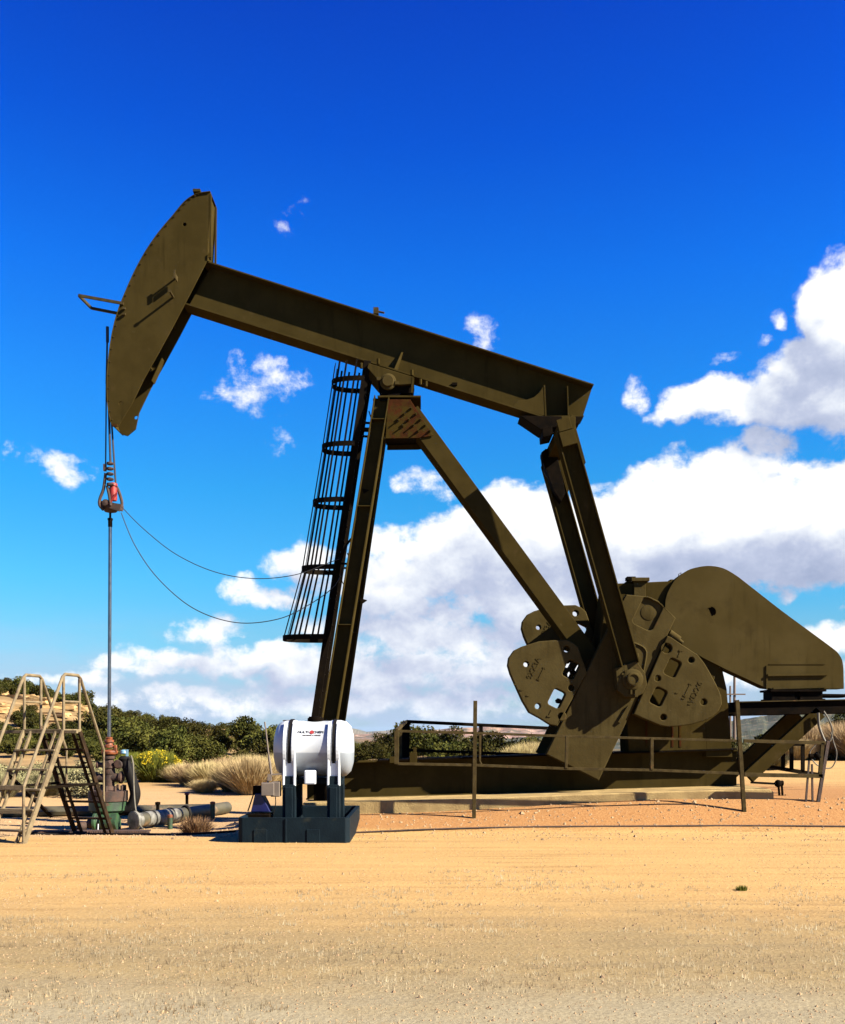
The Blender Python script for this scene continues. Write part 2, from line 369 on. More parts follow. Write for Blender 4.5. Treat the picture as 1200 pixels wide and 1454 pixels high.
def ground():
    ys = []; y = 1.0
    while y < 60: ys.append(y); y += .055 + max(0, y - 8) * .010
    while y < 9000: ys.append(y); y *= 1.035
    ys = [-60, -20, -5] + ys
    NX = 260; vs = []; fs = []
    for y in ys:
        half = 14 + max(y, 0) * .95
        for i in range(NX + 1):
            x = (i / NX * 2 - 1) * half; z = terrain(x, y)
            if 1 < y < 40: z += micro(x, y)
            vs.append((x, y, z))
    for j in range(len(ys) - 1):
        for i in range(NX):
            a = j * (NX + 1) + i; fs.append((a, a + 1, a + NX + 2, a + NX + 1))
    me = bpy.data.meshes.new("ground"); me.from_pydata(vs, [], fs); me.polygons.foreach_set('use_smooth', [True] * len(fs)); me.update()
    m = bpy.data.materials.new("desert_dirt"); m.use_nodes = True; t = m.node_tree; h = G(t); b = t.nodes['Principled BSDF']
    geo = h.n('ShaderNodeNewGeometry'); Pn = geo.outputs['Position']; s = h.n('ShaderNodeSeparateXYZ'); h.put(s.inputs[0], Pn); X, Y = s.outputs[0], s.outputs[1]
    mp = h.n('ShaderNodeMapping'); h.put(mp.inputs[0], Pn); mp.inputs['Scale'].default_value = (.16, 1.9, 1)
    streak = h.noise(mp.outputs[0], 1.5, 9, .62, .5)
    mp2 = h.n('ShaderNodeMapping'); h.put(mp2.inputs[0], Pn); mp2.inputs['Scale'].default_value = (.09, 2.2, 1)
    rut = h.m('MULTIPLY', h.sm(h.noise(mp2.outputs[0], 2.3, 7, .7, .2), .50, .62), h.sm(h.noise(Pn, .45, 5, .6), .40, .56))
    fine = h.noise(Pn, 30, 6, .7); big = h.noise(Pn, .8, 5, .6)
    sand = h.mix(h.sm(streak, .32, .68), (.62, .385, .160), (.49, .295, .120))
    sand = h.mix(h.m('MULTIPLY', rut, .85), sand, (.33, .175, .065))
    sand = h.mix(h.sm(fine, .35, .72), sand, (.66, .435, .21))
    gy = h.mix(h.sm(streak, .3, .7), (.38, .275, .145), (.29, .215, .125))
    gy = h.mix(h.sm(fine, .4, .75), gy, (.44, .34, .21))
    gy = h.mix(h.m('MULTIPLY', h.sm(h.noise(Pn, 3.2, 9, .75), .56, .66), .55), gy, (.24, .165, .085))
    Yw = h.m('ADD', Y, h.m('MULTIPLY_ADD', big, 2.2, -1.1))
    col = h.mix(h.sm(Yw, 10.8, 7.0), sand, gy)
    pale = h.mix(h.sm(fine, .3, .7), (.34, .30, .235), (.45, .405, .325))
    col = h.mix(h.m('MULTIPLY', h.sm(Yw, 7.0, 5.4), .75), col, pale)
    red = h.mix(h.sm(fine, .35, .7), (.36, .155, .062), (.54, .285, .125))
    rm = h.m('MULTIPLY', h.sm(Y, 16.15, 16.5), h.sm(X, -2.6, -1.6)); rm = h.m('MULTIPLY', rm, h.sm(h.m('ADD', Y, h.m('MULTIPLY', big, 3)), 24.5, 21.5))
    col = h.mix(h.m('MULTIPLY', rm, .85), col, red)
    lft = h.m('MULTIPLY', h.m('MULTIPLY', h.sm(Y, 15.0, 16.3), h.sm(X, -1.8, -2.8)), h.sm(Y, 32, 26))
    col = h.mix(h.m('MULTIPLY', lft, h.sm(fine, .3, .6)), col, (.60, .40, .24))
    # far country: pinkish slickrock and scrub
    far = h.mix(h.sm(h.noise(Pn, .05, 7, .65), .42, .56), (.36, .22, .14), (.085, .085, .045))
    col = h.mix(h.sm(Y, 150, 260), col, far)
    mid = h.mix(h.sm(h.noise(Pn, .35, 6, .65), .40, .58), (.50, .33, .17), (.33, .22, .11))
    col = h.mix(h.m('MULTIPLY', h.sm(Y, 27, 36), h.sm(Y, 260, 150)), col, mid)
    col = h.mix(1.0, col, (.424, .414, .354), 'MULTIPLY')
    h.put(b.inputs['Base Color'], col); b.inputs['Roughness'].default_value = .95; b.inputs['Specular IOR Level'].default_value = .1
    vor = h.n('ShaderNodeTexVoronoi'); h.put(vor.inputs['Vector'], Pn); vor.inputs['Scale'].default_value = 26
    hh = h.m('ADD', h.m('MULTIPLY', fine, .8), h.m('MULTIPLY', vor.outputs['Distance'], .25)); hh = h.m('ADD', hh, h.m('MULTIPLY', h.noise(Pn, 6, 5, .6), .8))
    bp = h.n('ShaderNodeBump'); h.put(bp.inputs['Height'], hh); bp.inputs['Strength'].default_value = .45; bp.inputs['Distance'].default_value = .03
    t.links.new(bp.outputs[0], b.inputs['Normal'])
    o = link("ground", me, m); tag(o, kind='structure'); return o
ground()

# distant mesas and hills
def ridge(name, Y, depth, pts, mat, step=4, rough=1.0, seed=0):
    "pts: (px, py) crest line"
    x0, x1 = pts[0][0], pts[-1][0]; n = int((x1 - x0) / step); vs = []; fs = []; prof = [(-1, 0), (-.7, .25), (-.45, .5), (-.36, .68), (-.16, .84), (-.06, 1), (.3, 1), (1, 0)]
    for i in range(n + 1):
        px = x0 + (x1 - x0) * i / n; py = interp(px, pts) + rough * 1.2 * noise.fractal(Vector((px * .05, seed, 0)), 1, 2, 5)
        base = P(px, 1075, Y).z; top = max(P(px, py, Y).z, base + .1)
        for k, (dy, q_) in enumerate(prof):
            jy = noise.noise(Vector((px * .06, k * .7, seed))) * .25
            vs.append((PX(px, Y + depth * dy), Y + depth * (dy + jy * (0 if k in (0, 7) else .3)), base + (top - base) * q_))
    m = len(prof)
    for i in range(n):
        for k in range(m - 1): a = i * m + k; fs.append((a, a + m, a + m + 1, a + 1))
    me = bpy.data.meshes.new(name); me.from_pydata(vs, [], fs); me.update()
    o = link(name, me, mat); tag(o, kind='structure'); return o
MESA = material("pink_slickrock", (.40, .22, .15), (.085, .08, .045), .045, .95, c3=(.48, .30, .22), s3=.05, t3=(.5, .62), stretch=(1, 1, 4))
FARM = material("far_scrub_hills", (.10, .10, .06), (.22, .17, .10), .004, .95)
ridge("far_hills", 5200, 700, [(-300, 1040), (380, 1041), (470, 1036), (500, 1034), (520, 1039), (560, 1037), (640, 1037), (800, 1036), (1000, 1030), (1700, 1030)], FARM, 4, .6, 3)
ridge("mesa", 1300, 260, [(440, 1052), (500, 1043), (560, 1042), (600, 1038), (640, 1034), (700, 1032), (760, 1033), (820, 1030), (900, 1030), (1100, 1024), (1400, 1020)], MESA, 3, 1.2, 9)
ridge("scrub_hill", 420, 90, [(500, 1062), (560, 1056), (640, 1052), (720, 1049), (800, 1044), (900, 1036), (1040, 1024), (1120, 1012), (1200, 1008), (1500, 1000)],
      material("scrub_hill", (.20, .15, .08), (.045, .056, .022), .11, .95, c3=(.030, .040, .016), s3=.35, t3=(.40, .50)), 3, 1.0, 5)

# ------------------------------------------------------------------ pumpjack
C = 19.0
gz = terrain(PX(700, 19), 19)
pump = thing("pumpjack", (PX(700, C), C, gz), "tall olive brown oil pumpjack on a concrete pad", "pumpjack")
# ---- horsehead
HB = C - .26
front = [(299,273),(285,275),(276,278),(262,288),(247,306),(226,331),(208,357),(192,386),(179,415),(168,443),(160.5,472),(155.3,506),(152.7,543),(154,577),(158.5,600),(163,606)]
def soften(pts, n=5):
    v = smooth_pts([(x, y, 0) for x, y in pts], n); return [(p.x, p.y) for p in v]
front = soften(front, 4)
back = [(176,592),(187,574),(205,537),(223,505),(247,461),(270,417),(294,370)]
hh = plate("horsehead", front + [(168,605)] + back, HB, .03, OLV, pump, [ring(262, 318.5, 2.6, 14), ring(171.4, 573, 2.8, 14)])
plate("side_plate", front + [(170,608),(182,598)] + back[1:], HB, .03, OLV, hh, [ring(262, 318.5, 2.6, 14), ring(182.5, 581, 3.2, 14)], shift=(0, .49, 0))
m = MB()
fp = [P(x, y, HB) for x, y in front]
for a, b in zip(fp, fp[1:]):
    t = (b - a); nrm = Vector((t.z, 0, -t.x)).normalized(); nrm = nrm if nrm.x < 0 else -nrm
    q0, q1 = a + nrm * .012, b + nrm * .012; y0, y1 = -.03, .55
    vs = []
    for (p_, o_) in ((a, 0), (b, 0), (q1, 0), (q0, 0)):
        vs += [p_ + Vector((0, y0, 0)), p_ + Vector((0, y1, 0))]
    m.add(vs, [(0,1,3,2),(4,5,7,6),(0,2,4,6),(1,7,5,3),(0,6,7,1),(2,3,5,4)])
m.build("track_plate", OLV, hh)
m = MB()
bp_ = [P(x + 2, y + 1, HB) for x, y in back[::-1]]
a = P(297, 277, HB); b = P(292.5, 370, HB)
m.bar(a + Vector((0, .26, 0)), b + Vector((0, .26, 0)), .44, .02)
for x, y in ((250, 452), (216, 512)):
    p = P(x, y, HB); q_ = p + Vector((-.5, 0, .1)); m.bar(p + Vector((-.12, .26, 0)), q_ + Vector((0, .26, 0)), .44, .02)
p = P(226, 500, HB); q_ = P(211, 533, HB); m.bar(p + Vector((-.02, .38, 0)), q_ + Vector((-.02, .38, 0)), .2, .012)
each(m, "inner_web", OLV, hh)
m = MB(); p = P(299, 276, HB); q_ = P(298.3, 368, HB)
m.bar(p + Vector((0, .02, 0)), q_ + Vector((0, .02, 0)), .05, .035); m.bar(p + Vector((0, .48, 0)), q_ + Vector((0, .48, 0)), .05, .035)
each(m, "edge_flange", OLV, hh)
m = MB()
for k in range(26):
    i = 4 + k * (len(front) - 8) / 26; j = int(i); f_ = i - j
    x = front[j][0] * (1 - f_) + front[j + 1][0] * f_; y = front[j][1] * (1 - f_) + front[j + 1][1] * f_
    m.box(P(x + 1.6, y + .6, HB) + Vector((0, -.008, 0)), (.03, .02, .012))
each(m, "weld_tab", RAILM, hh)
m = MB()
p = P(251.5, 394, HB); m.cyl(p + Vector((0, .0, 0)), p + Vector((0, -.20, 0)), .018, n=10); m.box(p + Vector((0, -.20, -.03)), (.03, .03, .16)); m.box(p + Vector((.02, -.13, -.07)), (.02, .10, .10))
p = P(246, 422, HB); m.cyl(p, p + Vector((0, -.26, 0)), .022, n=10); m.cyl(p + Vector((0, -.26, 0)), p + Vector((0, -.28, 0)), .032, n=10)
each(m, "lock_pin", RAILM, hh)
m = MB()   # wire line guide: flat U held out in front of the head
a0, a1 = P(112, 419.5, HB - .02), P(174, 431, HB - .02); b0, b1 = a0 + Vector((.05, .56, -.0)), a1 + Vector((0.0, .56, 0))
m.bar(a0, a1 + Vector((.02, 0, 0)), .035, .05); m.bar(b0, b1, .035, .05); m.bar(a0, b0, .035, .05, (1, 0, 0)); m.box(P(176, 438, HB - .03), (.06, .04, .03)); m.box(P(176, 446, HB - .03), (.06, .04, .03))
m.build("wireline_guard", RAILM, hh)
m = MB(); p = P(283, 275, C); m.box(p + Vector((-.02, 0, -.01)), (.14, .30, .05)); m.build("lifting_lug", OLV, hh)
m = MB(); m.box(P(298, 363, HB - .012), (.06, .03, .08)); m.box(P(163, 604, HB - .012), (.10, .03, .05)); each(m, "rusty_clip", RUSTY, hh)

# ---- walking beam
tl, tr = P(296, 370.7, C - .23), P(843.5, 545.3, C - .23); bl, br_ = P(262, 431.5, C - .23), P(771, 592.5, C - .23)
for v in (tl, tr, bl, br_): v.y = C
t = (tr - tl).normalized(); n = Vector((-t.z, 0, t.x))     # up normal
bw = MB()
webpts = [tl + Vector((.0, 0, 0)), tr, P(829, 590, C - .23), br_, bl]
webpts = [Vector((v.x, C, v.z)) for v in webpts]
a_ = [v + Vector((0, -.012, 0)) for v in webpts[::-1]]; b_ = [v + Vector((0, .012, 0)) for v in webpts[::-1]]
nn = 5
area = sum(a_[i].x * a_[(i + 1) % nn].z - a_[(i + 1) % nn].x * a_[i].z for i in range(nn))
if area < 0: a_ = a_[::-1]; b_ = b_[::-1]
bw.add(a_ + b_, [tuple(range(nn)), tuple(range(2 * nn - 1, nn - 1, -1))] + [(i + nn, (i + 1) % nn + nn, (i + 1) % nn, i) for i in range(nn)])
beam = bw.build("walking_beam", OLV, pump)
m = MB(); m.bar(tl - n * .012 - t * .12, tr - n * .012, .46, .028); m.build("top_flange", OLV, beam, .003)
m = MB(); m.bar(bl + n * .014 - t * .05, br_ + n * .014, .46, .03); e2 = P(829, 590.5, C - .23); e2.y = C; m.bar(br_ + Vector((0, 0, .012)), e2, .46, .028); m.build("bottom_flange", OLV, beam, .003)
m = MB()
def tri(p0, p1, w0, w1, th):   # web stiffener: plate square to the web from p0 (low) to p1 (high), w wide at each end
    tt = (p1 - p0).normalized(); s_ = Vector((tt.z, 0, -tt.x)) * th / 2
    for sg in (-1, 1):
        vs = [p0 - s_, p0 + s_, p0 + s_ + Vector((0, sg * w0, 0)), p0 - s_ + Vector((0, sg * w0, 0)), p1 - s_, p1 + s_, p1 + s_ + Vector((0, sg * w1, 0)), p1 - s_ + Vector((0, sg * w1, 0))]
        m.add(vs, [(0,1,2,3),(7,6,5,4),(0,4,5,1),(1,5,6,2),(2,6,7,3),(3,7,4,0)])
def W(x, y): v = P(x, y, C - .2); v.y = C; return v
tri(W(561, 525), W(572, 494), .22, .05, .035)
tri(W(775, 591), W(773, 547), .22, .22, .03); tri(W(807, 590), W(806, 548), .22, .20, .02)
each(m, "web_stiffener", OLV, beam)
plate("corner_gusset", [(735,568),(748,567.5),(758,564),(766,557),(771.5,548),(774,590),(770,590),(728,577)], C - .215, .02, OLV, beam)
m = MB(); p = P(534, 442, C - .1); p.y = C - .1; m.box(p, (.10, .10, .12)); m.cyl(p + Vector((.02, 0, .0)), p + Vector((.16, 0, -.03)), .02, n=8); m.build("level_bracket", RAILM, beam)
m = MB(); p = W(646, 541); m.box(p + Vector((0, -.03, 0)), (.10, .05, .05)); m.build("beam_nameplate", BLK, beam)

# ---- saddle bearing
sd = plate("saddle_bearing", [(523.5,515.5),(588,535.5),(586.5,545),(566,546.5),(535.5,538.5),(521.5,522)], C - .38, .76, OLV, pump, bevel=.01)
m = MB()
pc = P(551, 542, C - .38); m.lathe(pc + Vector((0, .02, 0)), [(.155, 0), (.155, .03), (.145, .04), (.115, .045), (.112, .085), (.10, .10), (.02, .10)], (0, -1, 0), 28)
for sg in (-1, 1): m.box(pc + Vector((sg * .17, -.01, .01 - sg * .04)), (.08, .05, .06), 0)
m.build("bearing_cap", CAST, sd)
m = MB(); m.prism([(537,540),(587,543),(586,558),(569,558),(567,569),(540,569)], C - .30, .6); m.build("bearing_block", BLK, sd)
m = MB(); m.bar(P(586.7, 536, C - .36), P(585, 558, C - .36), .05, .04); m.bar(P(586.7, 536, C + .33), P(585, 558, C + .33), .05, .04); each(m, "bearing_flange", OLV, sd)
m = MB()
for x, y in ((537, 514), (585, 530), (597, 543), (605, 546), (513, 520)):
    p = P(x, y, C - .3); m.cyl(p + Vector((0, 0, -.04)), p + Vector((0, 0, .06)), .03, n=6)
each(m, "saddle_bolt", OLV, sd)

# ---- samson post
LT, LB = P(542.5, 567, C - .25), P(457, 1092, C - .95)
for sg in (1, -1):
    a = LT.copy(); b = LB.copy()
    if sg < 0: a.y = C + .25; b.y = C + .95
    m = MB(); m.ib(a, b, .29, .28, .022, .016)
    lg = m.build("post_leg", OLV, pump, .002)
    m = MB()
    for f_ in (.06, .30, .62, .93):
        p = a.lerp(b, f_); m.box(p, (.27, .26, .015))
    each(m, "leg_stiffener", OLV, lg)
    m = MB(); m.box(b + Vector((0, 0, .0)), (.55, .5, .05)); m.build("foot_plate", OLV, lg, .004)
m = MB(); m.box((LT.x + .33, C, LT.z + .02), (.82, .72, .035)); m.box((LT.x - .14, C, LT.z - .02), (.06, .6, .04)); m.bar(P(524, 584, C-.3), P(530, 603, C-.3), .05, .02); tp = m.build("post_head_plate", OLV, pump, .003)
gs = plate("brace_gusset", [(551,567),(582.5,567),(615.5,618.5),(593,622),(547.5,622.5)], C - .39, .02, RUSTY, pump)
plate("brace_gusset", [(551,567),(582.5,567),(615.5,618.5),(593,622),(547.5,622.5)], C - .39, .02, OLV, pump, shift=(0, .76, 0))
m = MB(); m.bar(P(547.5, 622.5, C) - Vector((0, 0, .01)), P(594, 621.5, C) - Vector((0, 0, .01)), .77, .02); m.build("gusset_flange", BLK, gs)
m = MB()
for k in range(5):
    for j, (ox, oy) in enumerate(((0, 0), (11, -8), (-9, 9))):
        x, y = 574 + k * 6.7 + ox * .9, 588 + k * 8.0 + oy
        if (k > 3 and j == 0) or (j == 2 and k > 1) or (j == 1 and y > 617): continue
        p = P(x, y, C - .39); m.cyl(p + Vector((0, .01, 0)), p + Vector((0, -.028, 0)), .026, n=6); m.cyl(p, p + Vector((0, -.075, 0)), .013, n=8)
each(m, "gusset_bolt", OLV, gs)
m = MB()
sa, sb = P(583, 587, C - .22), P(838, 935, C - .22); sa.y = sb.y = C - .07
m.bar(sa, sb, .58, .335); st = m.build("back_brace", OLV, pump, .006)

# ---- ladder and cage
RA, RB = P(522, 513, C - .28), P(444, 1040, C - .28)
RA.y = RB.y = C - .30
lad = MB(); lad.bar(RA, RB, .04, .13); ladder = lad.build("ladder_rail", CAGE, pump)
m = MB(); m.bar(RA + Vector((.03, .5, 0)), RB + Vector((.03, .5, 0)), .04, .11); m.build("far_rail", CAGE, ladder)
m = MB()
for k in range(22):
    p = RA.lerp(RB, (k + .5) / 22) + Vector((.0, 0, 0)); m.cyl(p, p + Vector((.03, .5, 0)), .014, n=6)
each(m, "rung", CAGE, ladder)
def railx(py): return 522 + (444 - 522) * (py - 513) / (1040 - 513)
hoops = []
for px, py in ((470, 540), (456, 632), (443, 711), (427, 806), (400, 905)):
    cy = P(0, py, C - .28).z; xr = P(railx(py), py, C - .28).x; xl = P(px, py, C - .28).x
    pts = []; nb = 28; W2 = .36; wide = .10 if py > 900 else 0
    for k in range(nb + 1):
        a = math.pi * k / nb; dx = math.sin(a); dy = -math.cos(a)
        sx = (abs(dx) ** .8); pts.append(Vector((xr + (xl - xr) * sx, C - .05 + (W2 + wide * .6) * dy * (abs(dy) ** -.25 if abs(dy) > .01 else 1), cy)))
    hoops.append(pts)
for hp in hoops:
    m = MB()
    for a, b in zip(hp, hp[1:]):
        if (b - a).length > 1e-3: m.bar(a, b + (b - a) * .05, .012, .095, (b - a).cross(Vector((0, 0, 1))))
    m.build("cage_hoop", CAGE, ladder)
for idx in (2, 5, 8, 11, 14, 17, 20, 23, 26):
    m = MB(); pts = [h_[idx] for h_ in hoops]; up = pts[0] + (pts[0] - pts[1]) * .29
    ln = [up] + pts
    for a, b in zip(ln, ln[1:]): m.bar(a, b, .036, .010, (0, 1, 0) if 8 < idx < 20 else (1, 0, 0))
    m.build("cage_bar", CAGE, ladder)
m = MB()
for y in (600, 608, 800):
    a = P(railx(y), y, C - .28); b = P(railx(y) + 22, y + 1, C - .28); m.bar(a, b, .04, .035); m.bar(a + Vector((0, .5, 0)), b + Vector((0, .5, 0)), .04, .035)
each(m, "standoff", CAGE, ladder)
m = MB()
for x, y in ((518, 696), (497, 788), (515, 852)):
    p = P(x, y, C - .45); m.add([p + Vector((-.06, 0, .04)), p + Vector((.08, 0, 0)), p + Vector((-.02, 0, -.07)), p + Vector((-.06, .08, .04)), p + Vector((.08, .08, 0)), p + Vector((-.02, .08, -.07))], [(0,2,1),(3,4,5),(0,1,4,3),(1,2,5,4),(2,0,3,5)])
m.tube(smooth_pts([P(484, 796, C - .5), P(490, 778, C - .5), P(498, 766, C - .5), P(502, 764, C - .4)]), .022, 8)
m.tube(smooth_pts([P(486, 806, C - .5), P(485, 822, C - .5), P(490, 832, C - .5), P(497, 826, C - .4)]), .008, 6)
each(m, "step_bracket", CAGE, ladder)

# ---- equalizer and pitmans
m = MB(); e = P(806, 603, C - 1.08); m.bar((e.x, C - 1.18, e.z), (e.x, C + 1.18, e.z), .26, .24, (1, 0, 0)); eq = m.build("equalizer", OLV, pump, .01)
m = MB(); m.prism([(738,590),(828,591),(824,599),(815,604),(790,606),(769,611)], C - .25, .5); m.prism([(770,608),(784,604),(785,618),(771,621)], C - .28, .5); m.build("equalizer_bearing", BLK, eq, .01)
PT, PB = P(801, 614, C - 1.08), P(893.5, 944, C - 1.08)
for sg in (-1, 1):
    a = PT.copy(); b = PB.copy()
    if sg > 0: a.y = b.y = C + .958
    m = MB(); m.ib(a, b, .335, .30, .022, .02); pm = m.build("pitman_arm", OLV, pump, .002)
    t_ = (b - a).normalized(); n_ = Vector((t_.z, 0, -t_.x))
    m = MB(); yy = -.19 if sg < 0 else .19
    c_ = a - t_ * .20 + Vector((0, yy * .9, 0)); m.bar(c_, c_ + t_ * .22, .06, .24); m.bar(c_ + t_ * .235 + Vector((0, -.01, 0)), c_ + t_ * .50 + Vector((0, -.01, 0)), .07, .27)
    m.build("pitman_cap", OLV, pm, .006)
    m = MB(); c_ = a - t_ * .25 + n_ * -.20; m.bar(c_, c_ + t_ * .9, .16, .03); c_ = a - t_ * .22 + n_ * -.15; m.bar(c_, c_ + t_ * .25, .10, .03); m.build("pitman_strap", OLV, pm, .002)
    if sg > 0:
        m = MB(); m.prism([(769,642),(775,637),(790,640),(803,700),(797,712),(786,696),(771,655)], C + .6, .25); m.tube(smooth_pts([P(771, 650, C+.6), P(770, 662, C+.6), P(773, 674, C+.6), P(778, 680, C+.6)]), .012, 6); m.build("grease_box", BLK, pm, .01)
    # bearing housing at the lower end
    off = Vector((0, 0 if sg < 0 else 2.16, 0)); pin = P(897, 965, C - 1.08)
    hs = plate("wrist_bearing", [(874,949),(904,938.5),(916,955),(919,972),(913,985),(901,991),(887,989),(877,980)], C - 1.16, .24, CAST, pm, bevel=.012, shift=tuple(Vector((0, 0 if sg < 0 else 2.08, 0))))
    m = MB(); dr = Vector((0, -1 if sg < 0 else 1, 0)); p = pin + off + dr * .06
    m.lathe(p, [(.19, 0), (.19, .05), (.17, .06), (.125, .065), (.125, .12), (.11, .13), (.085, .13), (.085, .11), (.07, .11)], dr, 28)
    m.box(p + Vector((.06, 0, -.26)) + dr * .04, (.05, .05, .12)); m.box(p + Vector((-.03, 0, -.23)) + dr * .04, (.03, .05, .08))
    for x, y in ((884, 957), (888, 953), (903, 950), (911, 961)): m.cyl(P(x, y, C - 1.16) + (off if sg > 0 else Vector((0, 0, 0))) - dr * .02, P(x, y, C - 1.16) + (off if sg > 0 else Vector((0, 0, 0))) + dr * .03, .02, n=6)
    m.build("wrist_pin", CAST, hs)

# ---- cranks and counterweights
AX = Vector((-109, 0, -222)).normalized(); ANG = math.atan2(222, -109) - math.pi / 2   # pixel-space turn
YF = C - .86
crank_out = [(889.6,844),(922,847),(935,853),(960,877.5),(945,908),(850.5,1108.5),(775.5,1071),(834,952),(876,868)]
pocket = rr(920, 872, 31, 41, ANG, 6)
wl_out = [(791,1031),(780,1029),(766,1020),(751,1012),(741,995),(732,975),(724,957),(720.5,945),(722,934),(729,924),(740,918.5),(765,911),(785,909.5),(804,909),(813,913),(820,919),(826,936),(833,955)]
wr_out = [(946.5,903),(952,905),(969,916.5),(990,930),(1000,943),(1008,957),(1016,972),(1023,988),(1024,1000),(1019,1010),(1010,1018),(997,1024),(980,1029),(960,1031.5),(946,1032),(936,1030),(912,1020),(899,1014)]
wl_h = [ring(746.6,943.6,3.6), ring(804,922,4.4), ring(763,1003,3.9), ring(810.5,977,4.4), rr(810.5,951,18,25,ANG,4), rr(790,992,18,25,ANG,4), ring(797,1017,7,20)]
wr_h = [ring(980.5,937.5,4.2), ring(998,997,4.5), ring(941,1018.5,4.4), ring(933,963.5,4.2), rr(954,948.5,18,25,ANG,4), rr(934,989.5,18,25,ANG,4), ring(946,921,7,20)]
for sg in (-1, 1):
    s0 = 0 if sg < 0 else 1.52       # far crank stands behind the gearbox
    cr = plate("crank", crank_out, YF, .065, CAST, pump, [pocket], .020, (0, s0 if sg < 0 else s0 + .145, 0))
    plate("crank_core", crank_out, YF, .15, CAST, cr, [], .008, (0, .05 if sg < 0 else s0, 0))
    m = MB(); p = P(922, 869, YF); p.y = YF + (.051 if sg < 0 else s0 + .149); dr = Vector((0, sg, 0))
    m.lathe(p, [(.145, 0), (.145, .008), (.13, .012), (.02, .012)], dr, 28); m.build("shaft_hub", CAST, cr)
    m = MB()
    if sg < 0:
        m.tube(smooth_pts([P(893, 911, YF), P(905, 915, YF), P(914, 920, YF), P(917.5, 928, YF), P(915, 945, YF), P(913, 955, YF)]), .022, 8)
        p = P(905, 932, YF); m.box(p, (.05, .03, .12), .3)
        m.bar(P(893, 1003, YF - .01), P(879, 1026, YF - .01), .06, .05)
        m.build("crank_rib", CAST, cr)
    along = AX * (-.95) if sg > 0 else Vector((0, 0, 0))
    for out, hl, side in ((wl_out, wl_h, -1), (wr_out, wr_h, 1)):
        sh = Vector((0, -.06 if sg < 0 else s0 + .06, 0)) + along
        cw = plate("counterweight", out, YF, .22, CAST, pump, hl, .018, tuple(sh))
        # raised lettering and casting marks
        fy = YF + sh.y - (.003)
        def WP(x, y): v = P(x, y, YF) + along; v.y = fy; return v
        if sg < 0 or side < 0:
            d1 = Vector((110, 0, 222)).normalized() * (1 if side < 0 else -1); up = Vector((-d1.z, 0, d1.x))
            tx, ty = (758, 949) if side < 0 else (986, 983)
            textmesh("raised_lettering", "9XX3A", .14, .005, CAST, cw, WP(tx, ty), d1, up)
            m = MB(); ox = (768, 957) if side < 0 else (975, 980)
            c0 = WP(*ox); m.bar(c0 - d1 * .12, c0 + d1 * .12, .012, .018); m.bar(c0 - d1 * .12 - up * .03, c0 - d1 * .12 + up * .03, .012, .02); m.bar(c0 + d1 * .12 - up * .03, c0 + d1 * .12 + up * .03, .012, .02)
            for (bx, by) in (((779, 1017), (783, 1008)) if side < 0 else ((966, 924), (962, 933)),):
                m.bar(WP(*bx), WP(*by), .014, .02); m.box(WP(*bx), (.07, .02, .03), 0)
            for i_ in range(3):
                qx, qy = ((731, 972 + 0) if side < 0 else (960, 984)); m.box(WP(qx + i_ * 9, qy + i_ * 8), (.05, .014, .022))
            each(m, "casting_mark", CAST, cw)
        m = MB()
        for (hx, hy) in ((810.5, 960), (790, 1001)) if side < 0 else ((954, 940), (934, 981)):
            p = P(hx, hy - 6, YF) + along + Vector((.05 * -side, sh.y + .15, 0)); m.cyl(p + Vector((0, -.05, 0)), p + Vector((0, .1, 0)), .05, n=6); m.box(p + Vector((-.05 * side, .03, 0)), (.16, .05, .05))
        each(m, "clamp_bolt", BLK, cw)
    if sg < 0:
        m = MB(); m.tube([P(950, 899, YF + .1), P(964, 909, YF + .1)], .075, 14); m.cyl(P(964, 909, YF + .1), P(969, 913, YF + .1), .04, n=10); m.box(P(953, 914, YF), (.16, .06, .06)); m.build("retaining_pin", CAST, cr)

# ---- gear reducer, riser, belt guard
grd = plate("gear_reducer", [(862,829),(953,825),(1028,838),(1030,930),(1010,975),(870,975),(850,930)], C - .43, .86, OLV, pump, bevel=.02)
m = MB()
for x in (908,):
    p = P(x, 838, C - .45); m.box(p + Vector((0, 0, 0)), (.22, .08, .34)); m.box(p + Vector((0, .35, .19)), (.34, .9, .07))
m.box(P(956, 826, C - .2), (.16, .2, .06)); m.tube([P(963, 824, C - .3), P(964, 815, C - .3), P(967, 813, C - .3), P(967, 824, C - .3)], .008, 6)
each(m, "bearing_boss", CAST, grd, .008)
m = MB(); m.box(P(905, 822, C - .3) + Vector((-.13, 0, .0)), (.16, .2, .06)); m.build("breather_cap", BLK, grd)
rs = MB(); rs.prism([(888,965),(1001,965),(1003,1066),(893,1069)], C - .40, .80); riser = rs.build("gearbox_riser", OLV, pump, .006)
m = MB(); m.prism([(1001,934),(1026,951),(1032,978),(1040,1075),(1003,1075)], C - .38, .76); m.build("riser_column", OLV, riser, .006)
m = MB()
for x in (918, 955, 966): m.box(P(x, 1042, C - .404), (.035, .010, .50))
each(m, "rust_streak", RUSTY, riser)
gd = [(945,852),(948,842),(953,832),(960,822),(972,812.5),(984,807),(1005,803.4),(1026,806.4),(1044,816),(1062,829.5),(1110,867),(1155,900),(1182,920),(1190,927),(1196,937),(1198,950),(1198.5,978),(1101,978.6),(1087,976.5),(1060,964),(1032,951),(999,934.5),(972,918),(958,906),(950,895),(944,872)]
gd = soften(gd[:16], 4) + gd[16:17] + gd[17:]
bgd = plate("belt_guard", gd, C - .50, .02, PALE_OLV, pump, [ring(1009, 869, 6.3, 22)], .004)
plate("guard_shell", gd, C - .485, .34, PALE_OLV, bgd, [], .004)
